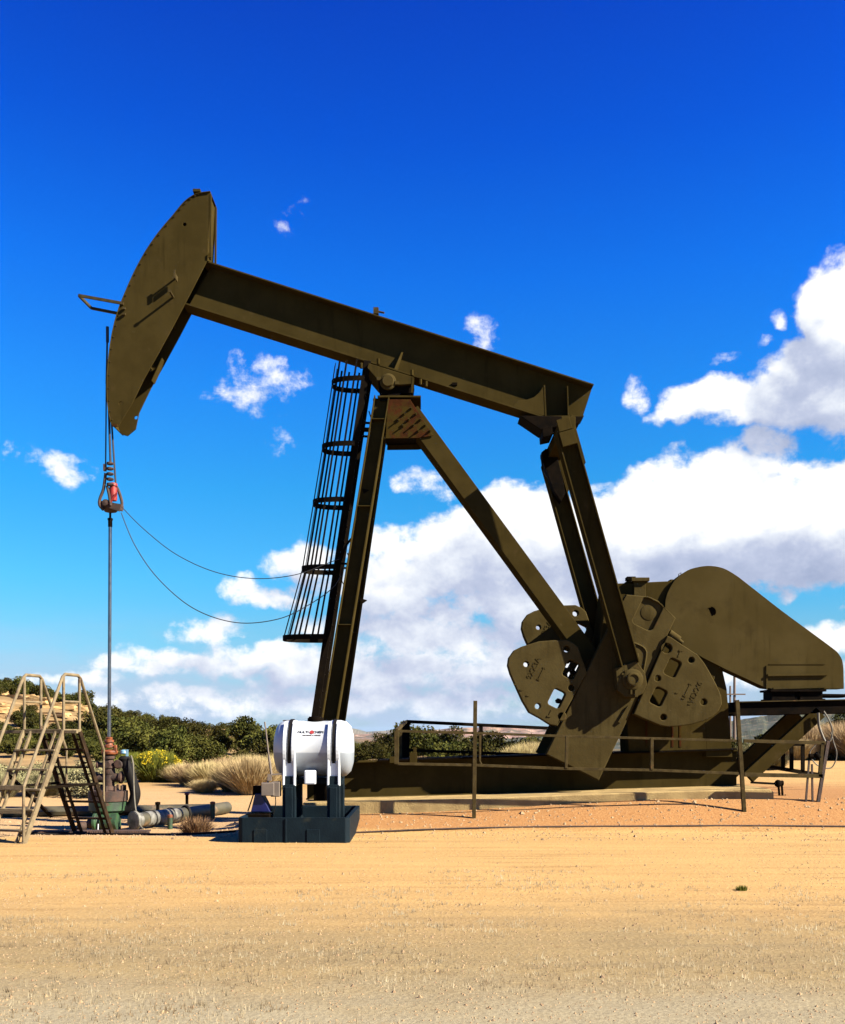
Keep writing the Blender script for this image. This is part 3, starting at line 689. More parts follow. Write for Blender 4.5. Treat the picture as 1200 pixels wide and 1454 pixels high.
m = MB(); m.bar(P(1090, 958.5, C - .52), P(1175, 957.5, C - .52), .05, .04); m.bar(P(1098, 977.5, C - .51), P(1172, 975.5, C - .51), .03, .03); m.box(P(1089, 962, C - .51), (.025, .02, .45)); m.box(P(1132, 943, C - .505), (1.05, .012, .012)); m.build("guard_seam", PALE_OLV, bgd)
m = MB(); m.cyl(P(1009, 869, C - .488), P(1009, 869, C - .44), .10, n=22); m.build("hole_shade_disc", BLK, bgd)  # black disc: the darkness inside the guard hole, done as colour

# ---- skid
sk = MB(); bw_ = [(436,1138.5),(500,1136),(700,1131),(1050,1120)]; tw_ = [(1050,1066),(700,1077),(500,1083),(436,1085)]
sk.prism([(436,1085),(436,1138.5),(1052,1120),(1052,1065.5)], C - .3, .02); sk.prism([(436,1085),(436,1138.5),(1052,1120),(1052,1065.5)], C - 1.0, .02)
s2 = MB(); s2.prism([(436,1084),(436,1135),(1046,1117),(1046,1065.5)], C - .16, .02)
skid = s2.build("skid_base", OLV, pump)
m = MB(); q0, q1 = P(436, 1084, C - .16), P(1046, 1065.5, C - .16); m.bar(q0, q1, .32, .025); far = Vector((0, .36, 0)); m.bar(q0 + far, q1 + far, .32, .025)
each(m, "skid_flange", OLV, skid, .003)
m = MB(); q0, q1 = P(436, 1134, C - .16), P(1046, 1116.5, C - .16); m.bar(q0, q1, .32, .028); m.bar(q0 + far, q1 + far, .32, .028); m.bar(P(436, 1110, C - .16) + far, P(1046, 1091.5, C - .16) + far, .02, .6); each(m, "skid_foot", OLV, skid, .003)
m = MB(); q0, q1 = P(470, 1084, C - .16), P(1040, 1065.5, C - .16)
for k in range(6): p = q0.lerp(q1, (k + .3) / 6); m.bar(p + Vector((0, .02, -.2)), p + Vector((0, .34, -.2)), .12, .35, (1, 0, 0))
m.bar(q0.lerp(q1, .12) + Vector((0, .17, .03)), q1 + Vector((0, .17, .03)), .9, .03); m.bar((LB.x, C - 1.1, LB.z - .06), (LB.x, C + 1.1, LB.z - .06), .3, .3, (1, 0, 0)); m.bar((LB.x, C - .95, LB.z - .35), (LB.x, C - .6, LB.z - .35), .3, .5, (1, 0, 0)); each(m, "cross_member", BLK, skid)
m = MB(); m.box(P(587, 1076, C - .35), (.14, .2, .2)); m.box(P(589, 1066, C - .35), (.06, .1, .12)); m.box(P(557, 1079, C - .4), (.10, .1, .12)); each(m, "skid_lug", OLV, skid, .005)

# ---- motor deck at the tail
dk = MB(); dk.bar(P(1046, 1006, C - .55), P(1290, 1001, C - .55), .16, .26); dk.bar(P(1046, 1006, C - .55) + Vector((0, 1.1, 0)), P(1290, 1001, C - .55) + Vector((0, 1.1, 0)), .16, .26)
for x in (1055, 1110, 1180, 1250): dk.bar(P(x, 1004, C - .55), P(x, 1004, C - .55) + Vector((0, 1.1, 0)), .16, .2, (1, 0, 0))
deck = dk.build("motor_deck", BLK, pump, .006)
m = MB(); m.bar(P(1046, 996.8, C - .64), P(1290, 991.6, C - .64), .10, .016); m.build("deck_edge", RAILM, deck)
m = MB()
for x in (1106, 1145):
    p = P(x, 988, C - .3); m.box(p, (.42, .5, .16)); m.box(p + Vector((0, 0, .09)), (.52, .6, .04)); m.box(p + Vector((0, 0, -.08)), (.48, .6, .03))
m.box(P(1176, 989, C - .3), (.5, .3, .05)); m.cyl(P(1150, 987, C - .45), P(1215, 988, C - .45), .03, n=8); m.box(P(1160, 980, C - .3), (.08, .2, .3)); m.build("motor_slide_rail", BLK, deck)
m = MB(); m.lathe(P(1215, 962, C - .1), [(.0, 0), (.22, .02), (.30, .06), (.30, .75), (.22, .80), (0, .82)], (1, 0, 0), 24); m.box(P(1236, 982, C - .1), (.5, .5, .12)); m.build("electric_motor", OLV, deck)
m = MB(); m.bar(P(1062, 1103, C - .55), P(1163, 1011, C - .55), .16, .24); m.bar(P(1062, 1103, C - .55) + Vector((0, 1.1, 0)), P(1163, 1011, C - .55) + Vector((0, 1.1, 0)), .16, .24); each(m, "deck_brace", OLV, deck, .004)
m = MB()
sa_, sb_ = P(1090, 1088, C + 1.2), P(1170, 1101, C + 1.2)
m.bar(sa_, sb_, .05, .07); m.bar(sa_ + Vector((0, .6, 0)), sb_ + Vector((0, .6, 0)), .05, .07)
a_, b_ = P(1092, 1056, C + 1.2), P(1142, 1057, C + 1.2); m.bar(a_, b_, .05, .07)
for x, y0, y1 in ((1092, 1056, 1088), (1112, 1057, 1091), (1124, 1057, 1093), (1140, 1057, 1096)): m.bar(P(x, y0, C + 1.2), P(x, y1, C + 1.2), .05, .07)
m.build("deck_step_frame", CAGE, deck)
m = MB()
for pts, r_ in (([(1162,1012),(1163,1030),(1168,1045),(1174,1060),(1173,1076),(1170,1088)], .026), ([(1170,1010),(1177,1022),(1182,1036),(1180,1050),(1172,1058)], .014), ([(1180,1040),(1184,1055),(1188,1068),(1186,1082),(1178,1091),(1160,1086),(1150,1070),(1158,1058)], .012)):
    m.tube(smooth_pts([P(x, y, C - .7) for x, y in pts]), r_, 8)
m.build("motor_conduit", HOSE, deck)

# ---- bridle and carrier bar
m = MB()
for x0, y0, x1, y1, r_, dY in ((152.6, 466, 151, 545, .018, -.16), (151, 545, 150, 660, .014, -.16), (153.5, 545, 157, 660, .022, -.20), (158.5, 600, 164.5, 690, .018, .16)):
    m.cyl(P(x0, y0, C + dY), P(x1, y1, C + dY), r_, n=8)
m.cyl(P(152.5, 464, C - .16), P(152.6, 486, C - .16), .03, n=8)
br = m.build("bridle_rope", ROPE, pump)
cb = MB(); pc = P(157, 712, C)
cb.lathe(pc + Vector((.0, 0, -.22)), [(.03, 0), (.11, .02), (.16, .08), (.17, .14), (.10, .17)], (0, 0, 1), 16)
for sg in (-1, 1):
    cb.tube(smooth_pts([P(150 if sg < 0 else 163, 672 if sg < 0 else 690, C + .18 * sg), P(147 if sg < 0 else 167, 694, C + .18 * sg), P(142 if sg < 0 else 172, 708, C + .18 * sg), P(141.5 if sg < 0 else 173, 717, C + .18 * sg), P(147 if sg < 0 else 169, 724, C + .12 * sg)]), [.03] * 24 + [.03], 8)
cb.tube(smooth_pts([P(152, 690, C - .2), P(155, 704, C - .2), P(157, 718, C - .2)]), .026, 8)
cb.bar(P(143, 716, C), P(173, 721, C), .2, .10); cb.bar(P(153, 716, C - .16), P(171, 722, C - .16), .05, .12)
cb.lathe(P(149, 713, C - .22), [(.0, 0), (.06, .01), (.07, .05), (.06, .1)], (0, 1, 0), 14)
carrier = cb.build("carrier_bar", RUST, pump)
m = MB(); m.lathe(P(160.5, 711, C - .12), [(.07, 0), (.078, .04), (.078, .24), (.06, .25), (.06, .27), (.082, .28), (.082, .33), (.05, .34)], (0, 0, 1), 16); m.bar(P(155, 716, C - .2), P(166, 700, C - .2), .03, .03); m.build("load_cell", RED, carrier)
m = MB()
for k in range(5): m.lathe(P(156, 690 - k * 7.4, C - .18), [(.03, 0), (.06, .01), (.06, .05), (.03, .06)], (0, 0, 1), 10); m.box(P(158, 688 - k * 7.4, C - .22), (.09, .04, .025))
m.box(P(149, 664, C - .18), (.05, .06, .13)); m.build("rope_clamp", RUST, carrier)
m = MB(); m.cyl(P(156.5, 727, C), P(156.5, 737, C), .022, n=8); m.lathe(P(156.5, 745, C), [(.03, -.05), (.04, -.04), (.04, .08), (.05, .085), (.05, .12), (.03, .13)], (0, 0, 1), 12); m.build("rod_clamp", BLK, carrier)

# ------------------------------------------------------------------ control lines
def line_thing(name, pts, r_, mat, label, cat, group=None, n=8, k=8):
    m = MB(); m.tube(smooth_pts(pts, k), r_, n); o = m.build(name, mat); return tag(o, label, cat, group)
line_thing("signal_cable", [P(173, 720, C-.1), P(205, 752, C-.2), P(250, 787, C-.3), (P(305, 812, C-.4)), P(362, 821.5, C-.45), P(420, 816, C-.5), P(470, 798, C-.5), P(484, 793, C-.45)], .0075, INK, "thin dark cable sagging from the carrier bar to the ladder, upper of the two", "cable", "cables from carrier bar to ladder")
line_thing("signal_cable", [P(172, 728, C-.1), P(192, 775, C-.2), P(225, 822, C-.3), (P(275, 864, C-.4)), P(335, 884, C-.45), P(395, 879, C-.5), P(440, 858, C-.5), P(475, 832, C-.45), P(488, 805, C-.45)], .0085, INK, "thin dark cable sagging from the carrier bar to the ladder, lower of the two", "cable", "cables from carrier bar to ladder")

# ------------------------------------------------------------------ concrete pad
pad = plate("concrete_pad", [(430,1140.5),(500,1138),(700,1133),(900,1125.5),(1060,1121),(1094,1120.5),(1099,1125),(1100,1175),(430,1195)], C - 1.4, 2.8, CONC, None, [], .02)
tag(pad, "long low concrete pad under the pumpjack skid", "concrete pad")

# ------------------------------------------------------------------ guard rail
YR = 17.0
gr = thing("guard_rail", (PX(675, YR), YR, terrain(PX(675, YR), YR)), "low olive pipe guard rail with tall posts round the crank", "guard rail")
def foot(px, Y): v = Vector((PX(px, Y), Y, 0)); v.z = terrain(v.x, Y) - .05; return v
for (x0, y0, xb) in ((675, 995, 673), (1046.5, 994, 1057)):
    m = MB(); f_ = foot(xb, YR); m.bar(P(x0, y0, YR), f_, .06, .065); m.build("tall_post", RAILM, gr, .003)
rt = [(562, 1038), (675, 1041), (805, 1045.5), (925, 1048.5), (1052, 1052)]; rb = [(562, 1084.5), (675, 1086.5), (805, 1091.5), (925, 1093.5), (1053, 1098.5)]
m = MB(); 
for a, b in zip(rt, rt[1:]): m.bar(P(*a, YR), P(*b, YR), .04, .042)
m.build("top_rail", RAILM, gr, .003)
m = MB()
for a, b in zip(rb, rb[1:]): m.bar(P(*a, YR), P(*b, YR), .04, .046)
m.build("bottom_rail", RAILM, gr, .003)
for (a, b, w) in (((563, 1038), (563, 1085), .075), ((805, 1045), (804, 1091), .045), ((925.5, 1048), (925.5, 1093), .05)):
    m = MB(); m.bar(P(*a, YR), P(*b, YR), .06, w); m.build("upright", RAILM, gr, .003)
m = MB(); m.tube([P(681, 1042, YR), P(681, 1080, YR), P(685, 1088, YR), P(700, 1089, YR)], .018, 8); m.bar(P(683, 1042, YR), P(682, 1088, YR), .03, .02); m.build("gate_frame", RAILM, gr)
YB = 21.2
m = MB(); m.bar(P(577, 1024.5, YB), P(790, 1034.5, YB), .06, .07); m.bar(P(577, 1065, YB), P(790, 1073, YB), .06, .06); m.bar(P(577, 1024, YB), P(575.5, 1076, YB), .08, .16); m.bar(P(683, 1030, YB), P(683, 1080, YB), .06, .08)
each(m, "rear_rail", CAGE, gr)
m = MB(); m.bar(P(563, 1037, YR), P(577, 1024.5, YB), .05, .05, (1, 0, 0)); m.bar(P(569, 1032, 19), P(569, 1080, 19), .06, .05); m.bar(P(564.5, 1036, 17.5), P(564.5, 1084, 17.5), .05, .05); each(m, "side_rail", RAILM, gr)
YQ = 17.4
gr2 = thing("tail_rail", foot(1180, YQ), "short pipe rail beside the motor deck with leaning legs", "guard rail")
m = MB(); m.bar(P(1056, 1052, YQ), P(1172, 1055, YQ), .05, .06); m.bar(P(1057, 1100, YQ), P(1168, 1102, YQ), .05, .07); each(m, "rail_bar", RAILM, gr2, .003)
for a, b in (((1168, 1055), (1164, 1103)), ((1176, 1052), (1161, 1144)), ((1149, 1080), (1144, 1143)), ((1153, 1085), (1154, 1146))):
    m = MB(); w = .05 if a[0] > 1160 else .028
    p, q_ = P(*a, YQ), P(*b, YQ); m.bar(p, q_, w, w * 1.1); m.build("rail_leg", RAILM if a[0] < 1170 and a[0] > 1160 else RUST, gr2)
m = MB(); m.cyl(P(1149, 1074, YQ), P(1154, 1074, YQ), .05, n=10); m.cyl(P(1158, 1070, YQ), P(1163, 1077, YQ), .055, n=10); m.build("valve_body", BLK, gr2)
yv = 18.4
vv = MB(); vv.cyl(P(1105, 1110, yv), P(1108, 1142, yv), .022, n=8); vv.cyl(P(1110, 1110, yv), P(1112, 1142, yv), .022, n=8); vv.cyl(P(1103, 1113, yv), P(1066, 1111, yv), .02, n=8); vv.cyl(P(1115, 1128, yv), P(1115, 1144, yv), .01, n=6)
vvo = tag(vv.build("valve_stand", BLK), "small black pipe stand beside the right end of the concrete pad", "valve")
m = MB(); m.lathe(P(1105, 1118, yv), [(.02, 0), (.06, .03), (.07, .08), (.05, .12), (.02, .14)], (0, 0, 1), 12); m.cyl(P(1104, 1112, yv), P(1112, 1112, yv), .05, n=10); m.build("valve_body", BLK, vvo)

# ------------------------------------------------------------------ chemical tank on its stand, and the containment basin
TY = 15.75
basin_l, basin_r = -2.76, -1.09
bs = MB(); zt = .375; g0 = -.02; Y0, Y1 = 14.72, 17.2
def rbox(mb, x0, x1, y0, y1, z0, z1, ch=.06):
    pts = [(x0 + ch, y0), (x1 - ch, y0), (x1, y0 + ch), (x1, y1 - ch), (x1 - ch, y1), (x0 + ch, y1), (x0, y1 - ch), (x0, y0 + ch)]; n_ = 8
    mb.add([(x, y, z0) for x, y in pts] + [(x, y, z1) for x, y in pts], [tuple(range(n_))[::-1]] + [(i, (i + 1) % n_, (i + 1) % n_ + n_, i + n_) for i in range(n_)])
    return pts
outer = rbox(bs, basin_l, basin_r, Y0, Y1, g0, zt)
inner = [(x + (.07 if x < (basin_l + basin_r) / 2 else -.07), y + (.07 if y < 16 else -.07)) for x, y in outer]
bs.add([(x, y, zt) for x, y in outer] + [(x, y, zt) for x, y in inner] + [(x, y, .08) for x, y in inner], [(i, (i + 1) % 8, (i + 1) % 8 + 8, i + 8) for i in range(8)] + [(i + 8, (i + 1) % 8 + 8, (i + 1) % 8 + 16, i + 16) for i in range(8)] + [tuple(range(16, 24))])
basin = bs.build("containment_basin", TEAL, None, .012); tag(basin, "dark teal plastic containment basin on the sand", "basin")
m = MB()
for x in (basin_l + .72,): m.box((x, Y0 - .006, .18), (.035, .02, .36))
for x in (basin_l + .34, basin_l + 1.13): m.box((x, Y0 - .003, .10), (.20, .02, .20)); 
each(m, "basin_rib", TEAL, basin, .006)
tk = thing("chemical_tank", (PX(447, TY), TY, .1), "white horizontal plastic chemical tank on dark teal legs", "tank")
cx, cz, rad = PX(446.5, TY), P(0, 1063, TY).z, .455
L = .625
prof = [(0, -L), (.24, -L + .005), (.36, -L + .04), (.43, -L + .11), (rad, -L + .20), (rad, -L + .34), (rad - .012, -L + .36), (rad - .012, L - .36), (rad, L - .34), (rad, L - .20), (.43, L - .11), (.36, L - .04), (.24, L - .005), (0, L)]
m = MB(); m.lathe((cx, TY, cz), prof, (1, 0, 0), 56); 
WT = material("white_tank_plastic", (.80, .84, .88), (.74, .78, .82), 2, .42, 0, .05, 30, (.62, .58, .50), 2.6, (.60, .8), spec=.4, alb=.40)
h = G(WT.node_tree); b_ = WT.node_tree.nodes['Principled BSDF']; lk = b_.inputs['Base Color'].links[0].from_socket
sz = h.n('ShaderNodeSeparateXYZ'); gg = h.n('ShaderNodeNewGeometry'); h.put(sz.inputs[0], gg.outputs['Position'])
lv = h.m('ADD', sz.outputs[2], h.m('MULTIPLY', h.noise(gg.outputs['Position'], 9, 4, .6), .02))
h.put(b_.inputs['Base Color'], h.mix(h.sm(lv, cz - .03, cz - .06), lk, (.15, .168, .19)))     # liquid showing through the plastic
body = m.build("tank_body", WT, tk)
m = MB(); m.box((cx - .02, TY - rad + .1, cz - .44), (.18, .2, .22)); m.build("drain_boss", WHT, body, .02)
m = MB(); m.lathe((cx + .02, TY, cz + rad - .02), [(.13, 0), (.13, .05), (.11, .06), (.11, .075), (.03, .08)], (0, 0, 1), 24); m.build("fill_cap", BLK, body)
m = MB(); m.lathe((cx - .40, TY, cz + rad - .03), [(.08, 0), (.08, .03), (.03, .035)], (0, 0, 1), 16); m.box((cx - .40, TY, cz + rad - .01), (.2, .05, .025)); m.build("vent_cap", GREY, body)
for sx in (-.345, .345):
    m = MB(); pts = [Vector((cx + sx, TY + (rad + .012) * math.cos(R(a)), cz + (rad + .012) * math.sin(R(a)))) for a in range(-30, 215, 7)]
    for a, b in zip(pts, pts[1:]): m.bar(a, b, .05, .012, (1, 0, 0))
    m.build("hold_down_strap", BHOSE, tk)
    for ox in (-.07, .065):
        m = MB(); pts = [Vector((cx + sx + ox, TY + (rad + .02) * math.cos(R(a)), cz + (rad + .02) * math.sin(R(a)))) for a in range(120, 245, 7)]
        for a, b in zip(pts, pts[1:]): m.bar(a, b, .045, .035, (1, 0, 0))
        m.build("moulded_rib", WHT, body)
    m = MB()
    for ox in (-.08, .08): m.prism([(0, 0)], TY, .1) if False else m.bar((cx + sx + ox, TY - .40, cz - .05), (cx + sx + ox * 1.05, TY - .42, cz - .58), .12, .035, (0, 1, 0))
    m.bar((cx + sx, TY - .37, cz - .1), (cx + sx, TY - .39, cz - .58), .08, .18, (0, 1, 0)); m.build("saddle_flute", WHT, tk, .012)
    m = MB()
    for yy in (-.40, .40):
        m.box((cx + sx, TY + yy, (cz - .55 + .09) / 2), (.20, .16, cz - .55 - .09)); m.box((cx + sx, TY + yy + (-.085 if yy < 0 else .085), (cz - .55 + .09) / 2), (.12, .02, cz - .62 - .09))
    m.box((cx + sx, TY, cz - .50), (.20, .9, .16)); m.box((cx + sx, TY, .13), (.22, .95, .09)); m.build("stand_leg", TEAL, tk, .012)
m = MB(); m.box((cx, TY + .1, cz - .51), (.6, .5, .10)); m.box((cx, TY, .12), (1.0, .2, .08)); each(m, "stand_beam", TEAL, tk, .01)
a0 = R(180 - 36)
def on_tank(s, dx):  # point on the tank's front skin
    return Vector((cx + dx, TY + (rad - .008) * math.cos(s), cz + (rad - .008) * math.sin(s)))
upv = Vector((0, math.sin(a0), -math.cos(a0))).normalized()
upv = Vector((0, .0, 1)) * .81 + Vector((0, 1, 0)) * .58
textmesh("tank_lettering", "MULTI", .062, .004, INK, body, on_tank(a0, -.135), (1, 0, 0), upv)
textmesh("tank_lettering", "CHEM", .062, .004, INK, body, on_tank(a0, .10), (1, 0, 0), upv)
textmesh("tank_lettering", "SOLUTIONS  &  SERVICE", .026, .004, GREY, body, on_tank(a0 + .13, 0), (1, 0, 0), upv)
m = MB(); p = on_tank(a0, 0); nrm = Vector((0, math.cos(a0), math.sin(a0))); m.lathe(p - nrm * .004, [(.034, 0), (.034, .008)], nrm, 18); m.build("tank_emblem", INKR, body)

# pump controller on the basin
cy_ = 15.3
pc_ = thing("chemical_pump", (PX(365, cy_), cy_, .1), "navy blue injection pump cone at the left end of the basin", "pump")
m = MB(); m.prism([(356,1153),(384,1153),(371,1127),(362,1127)], cy_, .3); m.build("pump_cone", NAVY, pc_, .01)
m = MB(); m.box(P(366, 1122, cy_ + .15), (.13, .15, .14)); m.box(P(369, 1162, cy_ + .1), (.36, .4, .16)); m.cyl(P(352, 1152, cy_), P(360, 1128, cy_), .012, n=6); m.build("pump_head", BLK, pc_, .006)
bx = thing("control_box", P(386, 1122, cy_ - .05), "grey metal control box beside the tank with thin antenna", "control box")
m = MB(); m.box(P(381, 1120.5, cy_), (.20, .16, .20)); m.box(P(392, 1120.5, cy_ + .05), (.14, .2, .23)); m.build("enclosure", GREY, bx, .01)
m = MB(); m.cyl(P(376, 1025, cy_), P(382, 1075, cy_), .012, n=8); m.cyl(P(382, 1075, cy_), P(385.5, 1100, cy_), .02, n=8); m.box(P(383, 1104, cy_), (.06, .06, .10)); m.bar(P(384, 1100, cy_), P(400, 1099, cy_), .03, .025); m.cyl(P(381, 1105, cy_), P(380, 1112, cy_), .02, n=6); m.build("antenna", GREY, bx)
m = MB(); m.tube(smooth_pts([P(391, 1131, cy_), P(391.5, 1139, cy_), P(390.5, 1147, cy_), P(388, 1156, cy_)]), .008, 6); m.build("box_cable", BHOSE, bx)

# ------------------------------------------------------------------ crossover stair at the left
CAGE2 = material('shaded_rusty_stair_steel', (.06, .035, .018), (.025, .016, .009), 6, .85, spec=.05)  # rusty brown, with the shade on the back flight put into the colour
ph = R(75); T_ = Vector((math.cos(ph), math.sin(ph), 0)); Wd = Vector((-math.sin(ph), math.cos(ph), 0))   # travel, and from side B to side A
B0 = Vector((-5.665, 15.56, 0)); run = .97; plat = .42; wid = .72; PZ = 1.67
stair = thing("crossover_stair", (B0 + Wd * wid / 2 + T_ * plat / 2), "weathered tan steel crossover stair with two hooped handrails", "stair")
def bt(p, z): return Vector((p.x, p.y, z))
for side, o_ in (('b', Vector((0, 0, 0))), ('a', Wd * wid)):
    f0 = B0 + o_; b0 = f0 + T_ * plat; ff = f0 - T_ * run; bf = b0 + T_ * run
    for s_, e_ in ((f0, ff), (b0, bf)):
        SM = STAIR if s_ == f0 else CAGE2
        m = MB(); zg = terrain(e_.x, e_.y); zg = zg - .02
        m.bar(bt(s_, PZ), bt(e_, zg), .04, .085, Wd); st_ = m.build("stringer", SM, stair, .004)
        m = MB(); inn = -Wd * .06 if side == 'a' else Wd * .06
        m.bar(bt(s_ + inn * 2.2, PZ), bt(e_ + inn * 2.2, zg), .03, .05, Wd)
        for k in range(9):
            q_ = s_.lerp(e_, (k + .7) / 9.4); zz = PZ + (zg - PZ) * (k + .7) / 9.4; m.bar(bt(q_, zz), bt(q_ + inn * 2.2, zz), .025, .02, (0, 0, 1))
        m.build("toe_strip", SM, st_)
    rh = .83
    m = MB()
    z0 = terrain(ff.x, ff.y)
    hz = PZ + .90
    hoop = [bt(ff, z0 + .84), bt(f0 - T_ * .03, hz - .05), bt(f0 + T_ * .04, hz), bt(b0 - T_ * .04, hz), bt(b0 + T_ * .03, hz - .05), bt(bf - T_ * .28, 1.34)]
    m.tube(hoop, .026, 8); m.build("handrail", STAIR, stair)
    m = MB(); m.tube([bt(ff, z0 + .85), bt(ff, z0 - .03)], .024, 8); m.tube([bt(f0, hz - .05), bt(f0, PZ)], .024, 8); m.tube([bt(b0, hz - .05), bt(b0, PZ)], .024, 8); m.tube([bt(bf - T_ * .28, 1.34), bt(bf - T_ * .28, .45)], .018, 8); each(m, "rail_post", STAIR, stair)
    m = MB(); m.tube([bt(f0, PZ + .47), bt(b0, PZ + .47)], .018, 8); m.build("mid_rail", STAIR, stair)
for s_, e_ in ((B0, B0 - T_ * run), (B0 + T_ * plat, B0 + T_ * (plat + run))):
    for k in range(5):
        f_ = (k + 1) / 5.6; p = s_.lerp(e_, f_); zz = PZ * (1 - f_)
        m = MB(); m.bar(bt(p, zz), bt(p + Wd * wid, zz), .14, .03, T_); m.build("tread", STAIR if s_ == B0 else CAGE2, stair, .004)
m = MB(); c_ = B0 + T_ * plat / 2 + Wd * wid / 2; m.box((c_.x, c_.y, PZ + .01), (plat + .05, wid + .04, .045), ph); m.bar(bt(B0 - Wd * .25, PZ - .01), bt(B0 + Wd * (wid + .6), PZ - .01), .05, .05, (0, 0, 1)); m.build("top_platform", STAIR, stair, .004)
m = MB()
f0 = B0 + T_ * plat * .5
m.bar(bt(B0 - T_ * .5, .80), bt(B0 + T_ * .9, .80), .04, .04); m.bar(bt(B0 + Wd * wid - T_ * .5, .80), bt(B0 + Wd * wid + T_ * .9, .80), .04, .04)
m.bar(bt(B0 - T_ * .4 + Wd * wid, 1.0), bt(B0 + T_ * .7 + Wd * wid, .25), .04, .05)
each(m, "side_brace", CAGE, stair)
# second pipe frame, partly beyond the left edge
m = MB(); zl = terrain(-6.4, 15)
fr = thing("pipe_fence", (-6.9, 15.1, zl), "low weathered pipe fence at the left edge in front of the stair", "fence")
a_ = Vector((B0 - T_ * run)); m.bar(bt(a_, .84), (-7.6, 15.05, .80), .04, .05); m.bar(bt(a_ + Vector((0, 0, 0)), .47), (-7.6, 15.05, .45), .04, .05); each(m, "fence_rail", STAIR, fr)
m = MB(); m.bar((-7.3, 14.98, .83), (-7.3, 14.98, -.05), .05, .05); m.build("fence_post", STAIR, fr)

# ------------------------------------------------------------------ wellhead
WX, WY = PX(155, C), C; wz = terrain(WX, WY)
wh = thing("wellhead", (WX, WY, wz), "rusty green wellhead with flanges and an orange stuffing box under the horsehead", "wellhead")
def wp(py): return P(155, py, C).z
m = MB(); m.cyl((WX, WY, wp(1046)), (P(156.5, 740, C).x, WY, wp(742)), .033, n=14); m.build("polished_rod", CHROME, wh)
m = MB(); m.lathe((WX, WY, wp(1062)), [(.05, 0), (.10, .01), (.10, .05), (.07, .06), (.06, .10), (.09, .11), (.09, .15), (.06, .16), (.07, .20), (.04, .21)], (0, 0, 1), 16); sb = m.build("stuffing_box", ORG, wh)
m = MB(); m.lathe((WX + .02, WY, wp(1071)), [(.06, -.02), (.14, .0), (.15, .05), (.12, .08), (.05, .09)], (0, 0, 1), 16); m.box((WX + .14, WY - .05, wp(1063)), (.05, .05, .14)); m.box((WX - .1, WY - .08, wp(1066)), (.04, .04, .12)); m.build("packing_gland", ORG, wh, .008)
m = MB(); m.lathe((WX, WY, wp(1100)), [(.10, 0), (.12, .03), (.11, .12), (.13, .13), (.13, .17), (.10, .18), (.085, .30), (.12, .31), (.12, .36), (.08, .37), (.06, .40)], (0, 0, 1), 18); m.lathe((WX + .02, WY - .1, wp(1085)), [(.05, 0), (.05, .1), (.07, .11), (.07, .14)], (0, -1, 0), 12)
m.lathe((WX - .12, WY, wp(1086)), [(.05, 0), (.05, .08), (.07, .09), (.07, .12)], (-1, 0, 0), 12); m.build("tubing_tee", RUST, wh)
m = MB(); m.cyl((WX - .26, WY, wp(1105)), (WX + .24, WY, wp(1104)), .085, n=16); m.lathe((WX - .30, WY, wp(1105)), [(.10, 0), (.12, .01), (.12, .06), (.09, .07)], (1, 0, 0), 16); m.lathe((WX + .2, WY, wp(1104)), [(.09, 0), (.12, .01), (.12, .05), (.05, .09)], (1, 0, 0), 14)
m.cyl((WX, WY, wp(1122)), (WX, WY, wp(1100)), .10, n=16); m.build("flow_tee", RUST, wh)
m = MB(); m.lathe((WX - .02, WY, wp(1137)), [(.37, 0), (.37, .19), (.30, .20), (.14, .21), (.12, .28)], (0, 0, 1), 32)
for k in range(12):
    a = k * math.pi / 6 + .2; m.cyl((WX - .02 + .31 * math.cos(a), WY + .31 * math.sin(a), wp(1137) + .15), (WX - .02 + .31 * math.cos(a), WY + .31 * math.sin(a), wp(1137) + .30), .032, n=6)
m.build("upper_flange", RUST, wh)
m = MB(); m.lathe((WX - .02, WY, wp(1150)), [(.30, -.05), (.36, 0), (.36, .16), (.30, .17)], (0, 0, 1), 32); m.lathe((WX, WY, wz - .1), [(.22, 0), (.22, .45)], (0, 0, 1), 24); m.build("casing_head", GRN, wh)
m = MB(); y_ = wp(1165); m.cyl((WX + .02, WY - .3, y_), (WX + .25, WY - .3, y_ + .01), .16, n=20); m.lathe((WX - .18, WY - .32, y_), [(.17, 0), (.17, .05), (.11, .07), (.10, .12), (.14, .13), (.14, .19), (.10, .2)], (1, 0, 0), 20); m.build("casing_valve", GRN, wh, .006)
m = MB(); m.lathe((WX - .30, WY - .34, y_ - .03), [(.0, 0), (.09, .01), (.10, .05), (.08, .12), (.12, .13), (.12, .17), (.06, .18)], (1, 0, 0), 18); m.lathe((WX - .42, WY - .50, y_ - .07), [(.0, 0), (.07, .01), (.085, .04), (.085, .14)], (.6, .8, 0), 16); m.build("bull_plug", RUST, wh)
m = MB(); m.lathe((WX + .20, WY - .05, wp(1085)), [(.08, 0), (.09, .02), (.09, .04), (.07, .06)], (0, -1, 0), 20); m.cyl((WX + .1, WY, wp(1085)), (WX + .2, WY - .05, wp(1085)), .04, n=10); m.build("pressure_gauge", RUST, wh)
m = MB(); m.tube(smooth_pts([(WX + .35, WY - .1, wp(1078)), (WX + .42, WY - .15, wp(1100)), (WX + .50, WY - .1, wp(1120)), (WX + .44, WY, wp(1140)), (WX + .2, WY, wp(1150))]), [.09] * 40, 12) if False else None
pts = smooth_pts([(WX + .30, WY, wp(1079)), (WX + .38, WY, wp(1095)), (WX + .47, WY, wp(1115)), (WX + .50, WY, wp(1130)), (WX + .40, WY, wp(1147)), (WX + .2, WY, wp(1150))])
m.tube(pts, .10, 12); m.lathe((WX + .30, WY, wp(1080)), [(.11, 0), (.12, .04), (.07, .09)], (0, 0, 1), 14); m.build("flow_hose", BHOSE, wh)
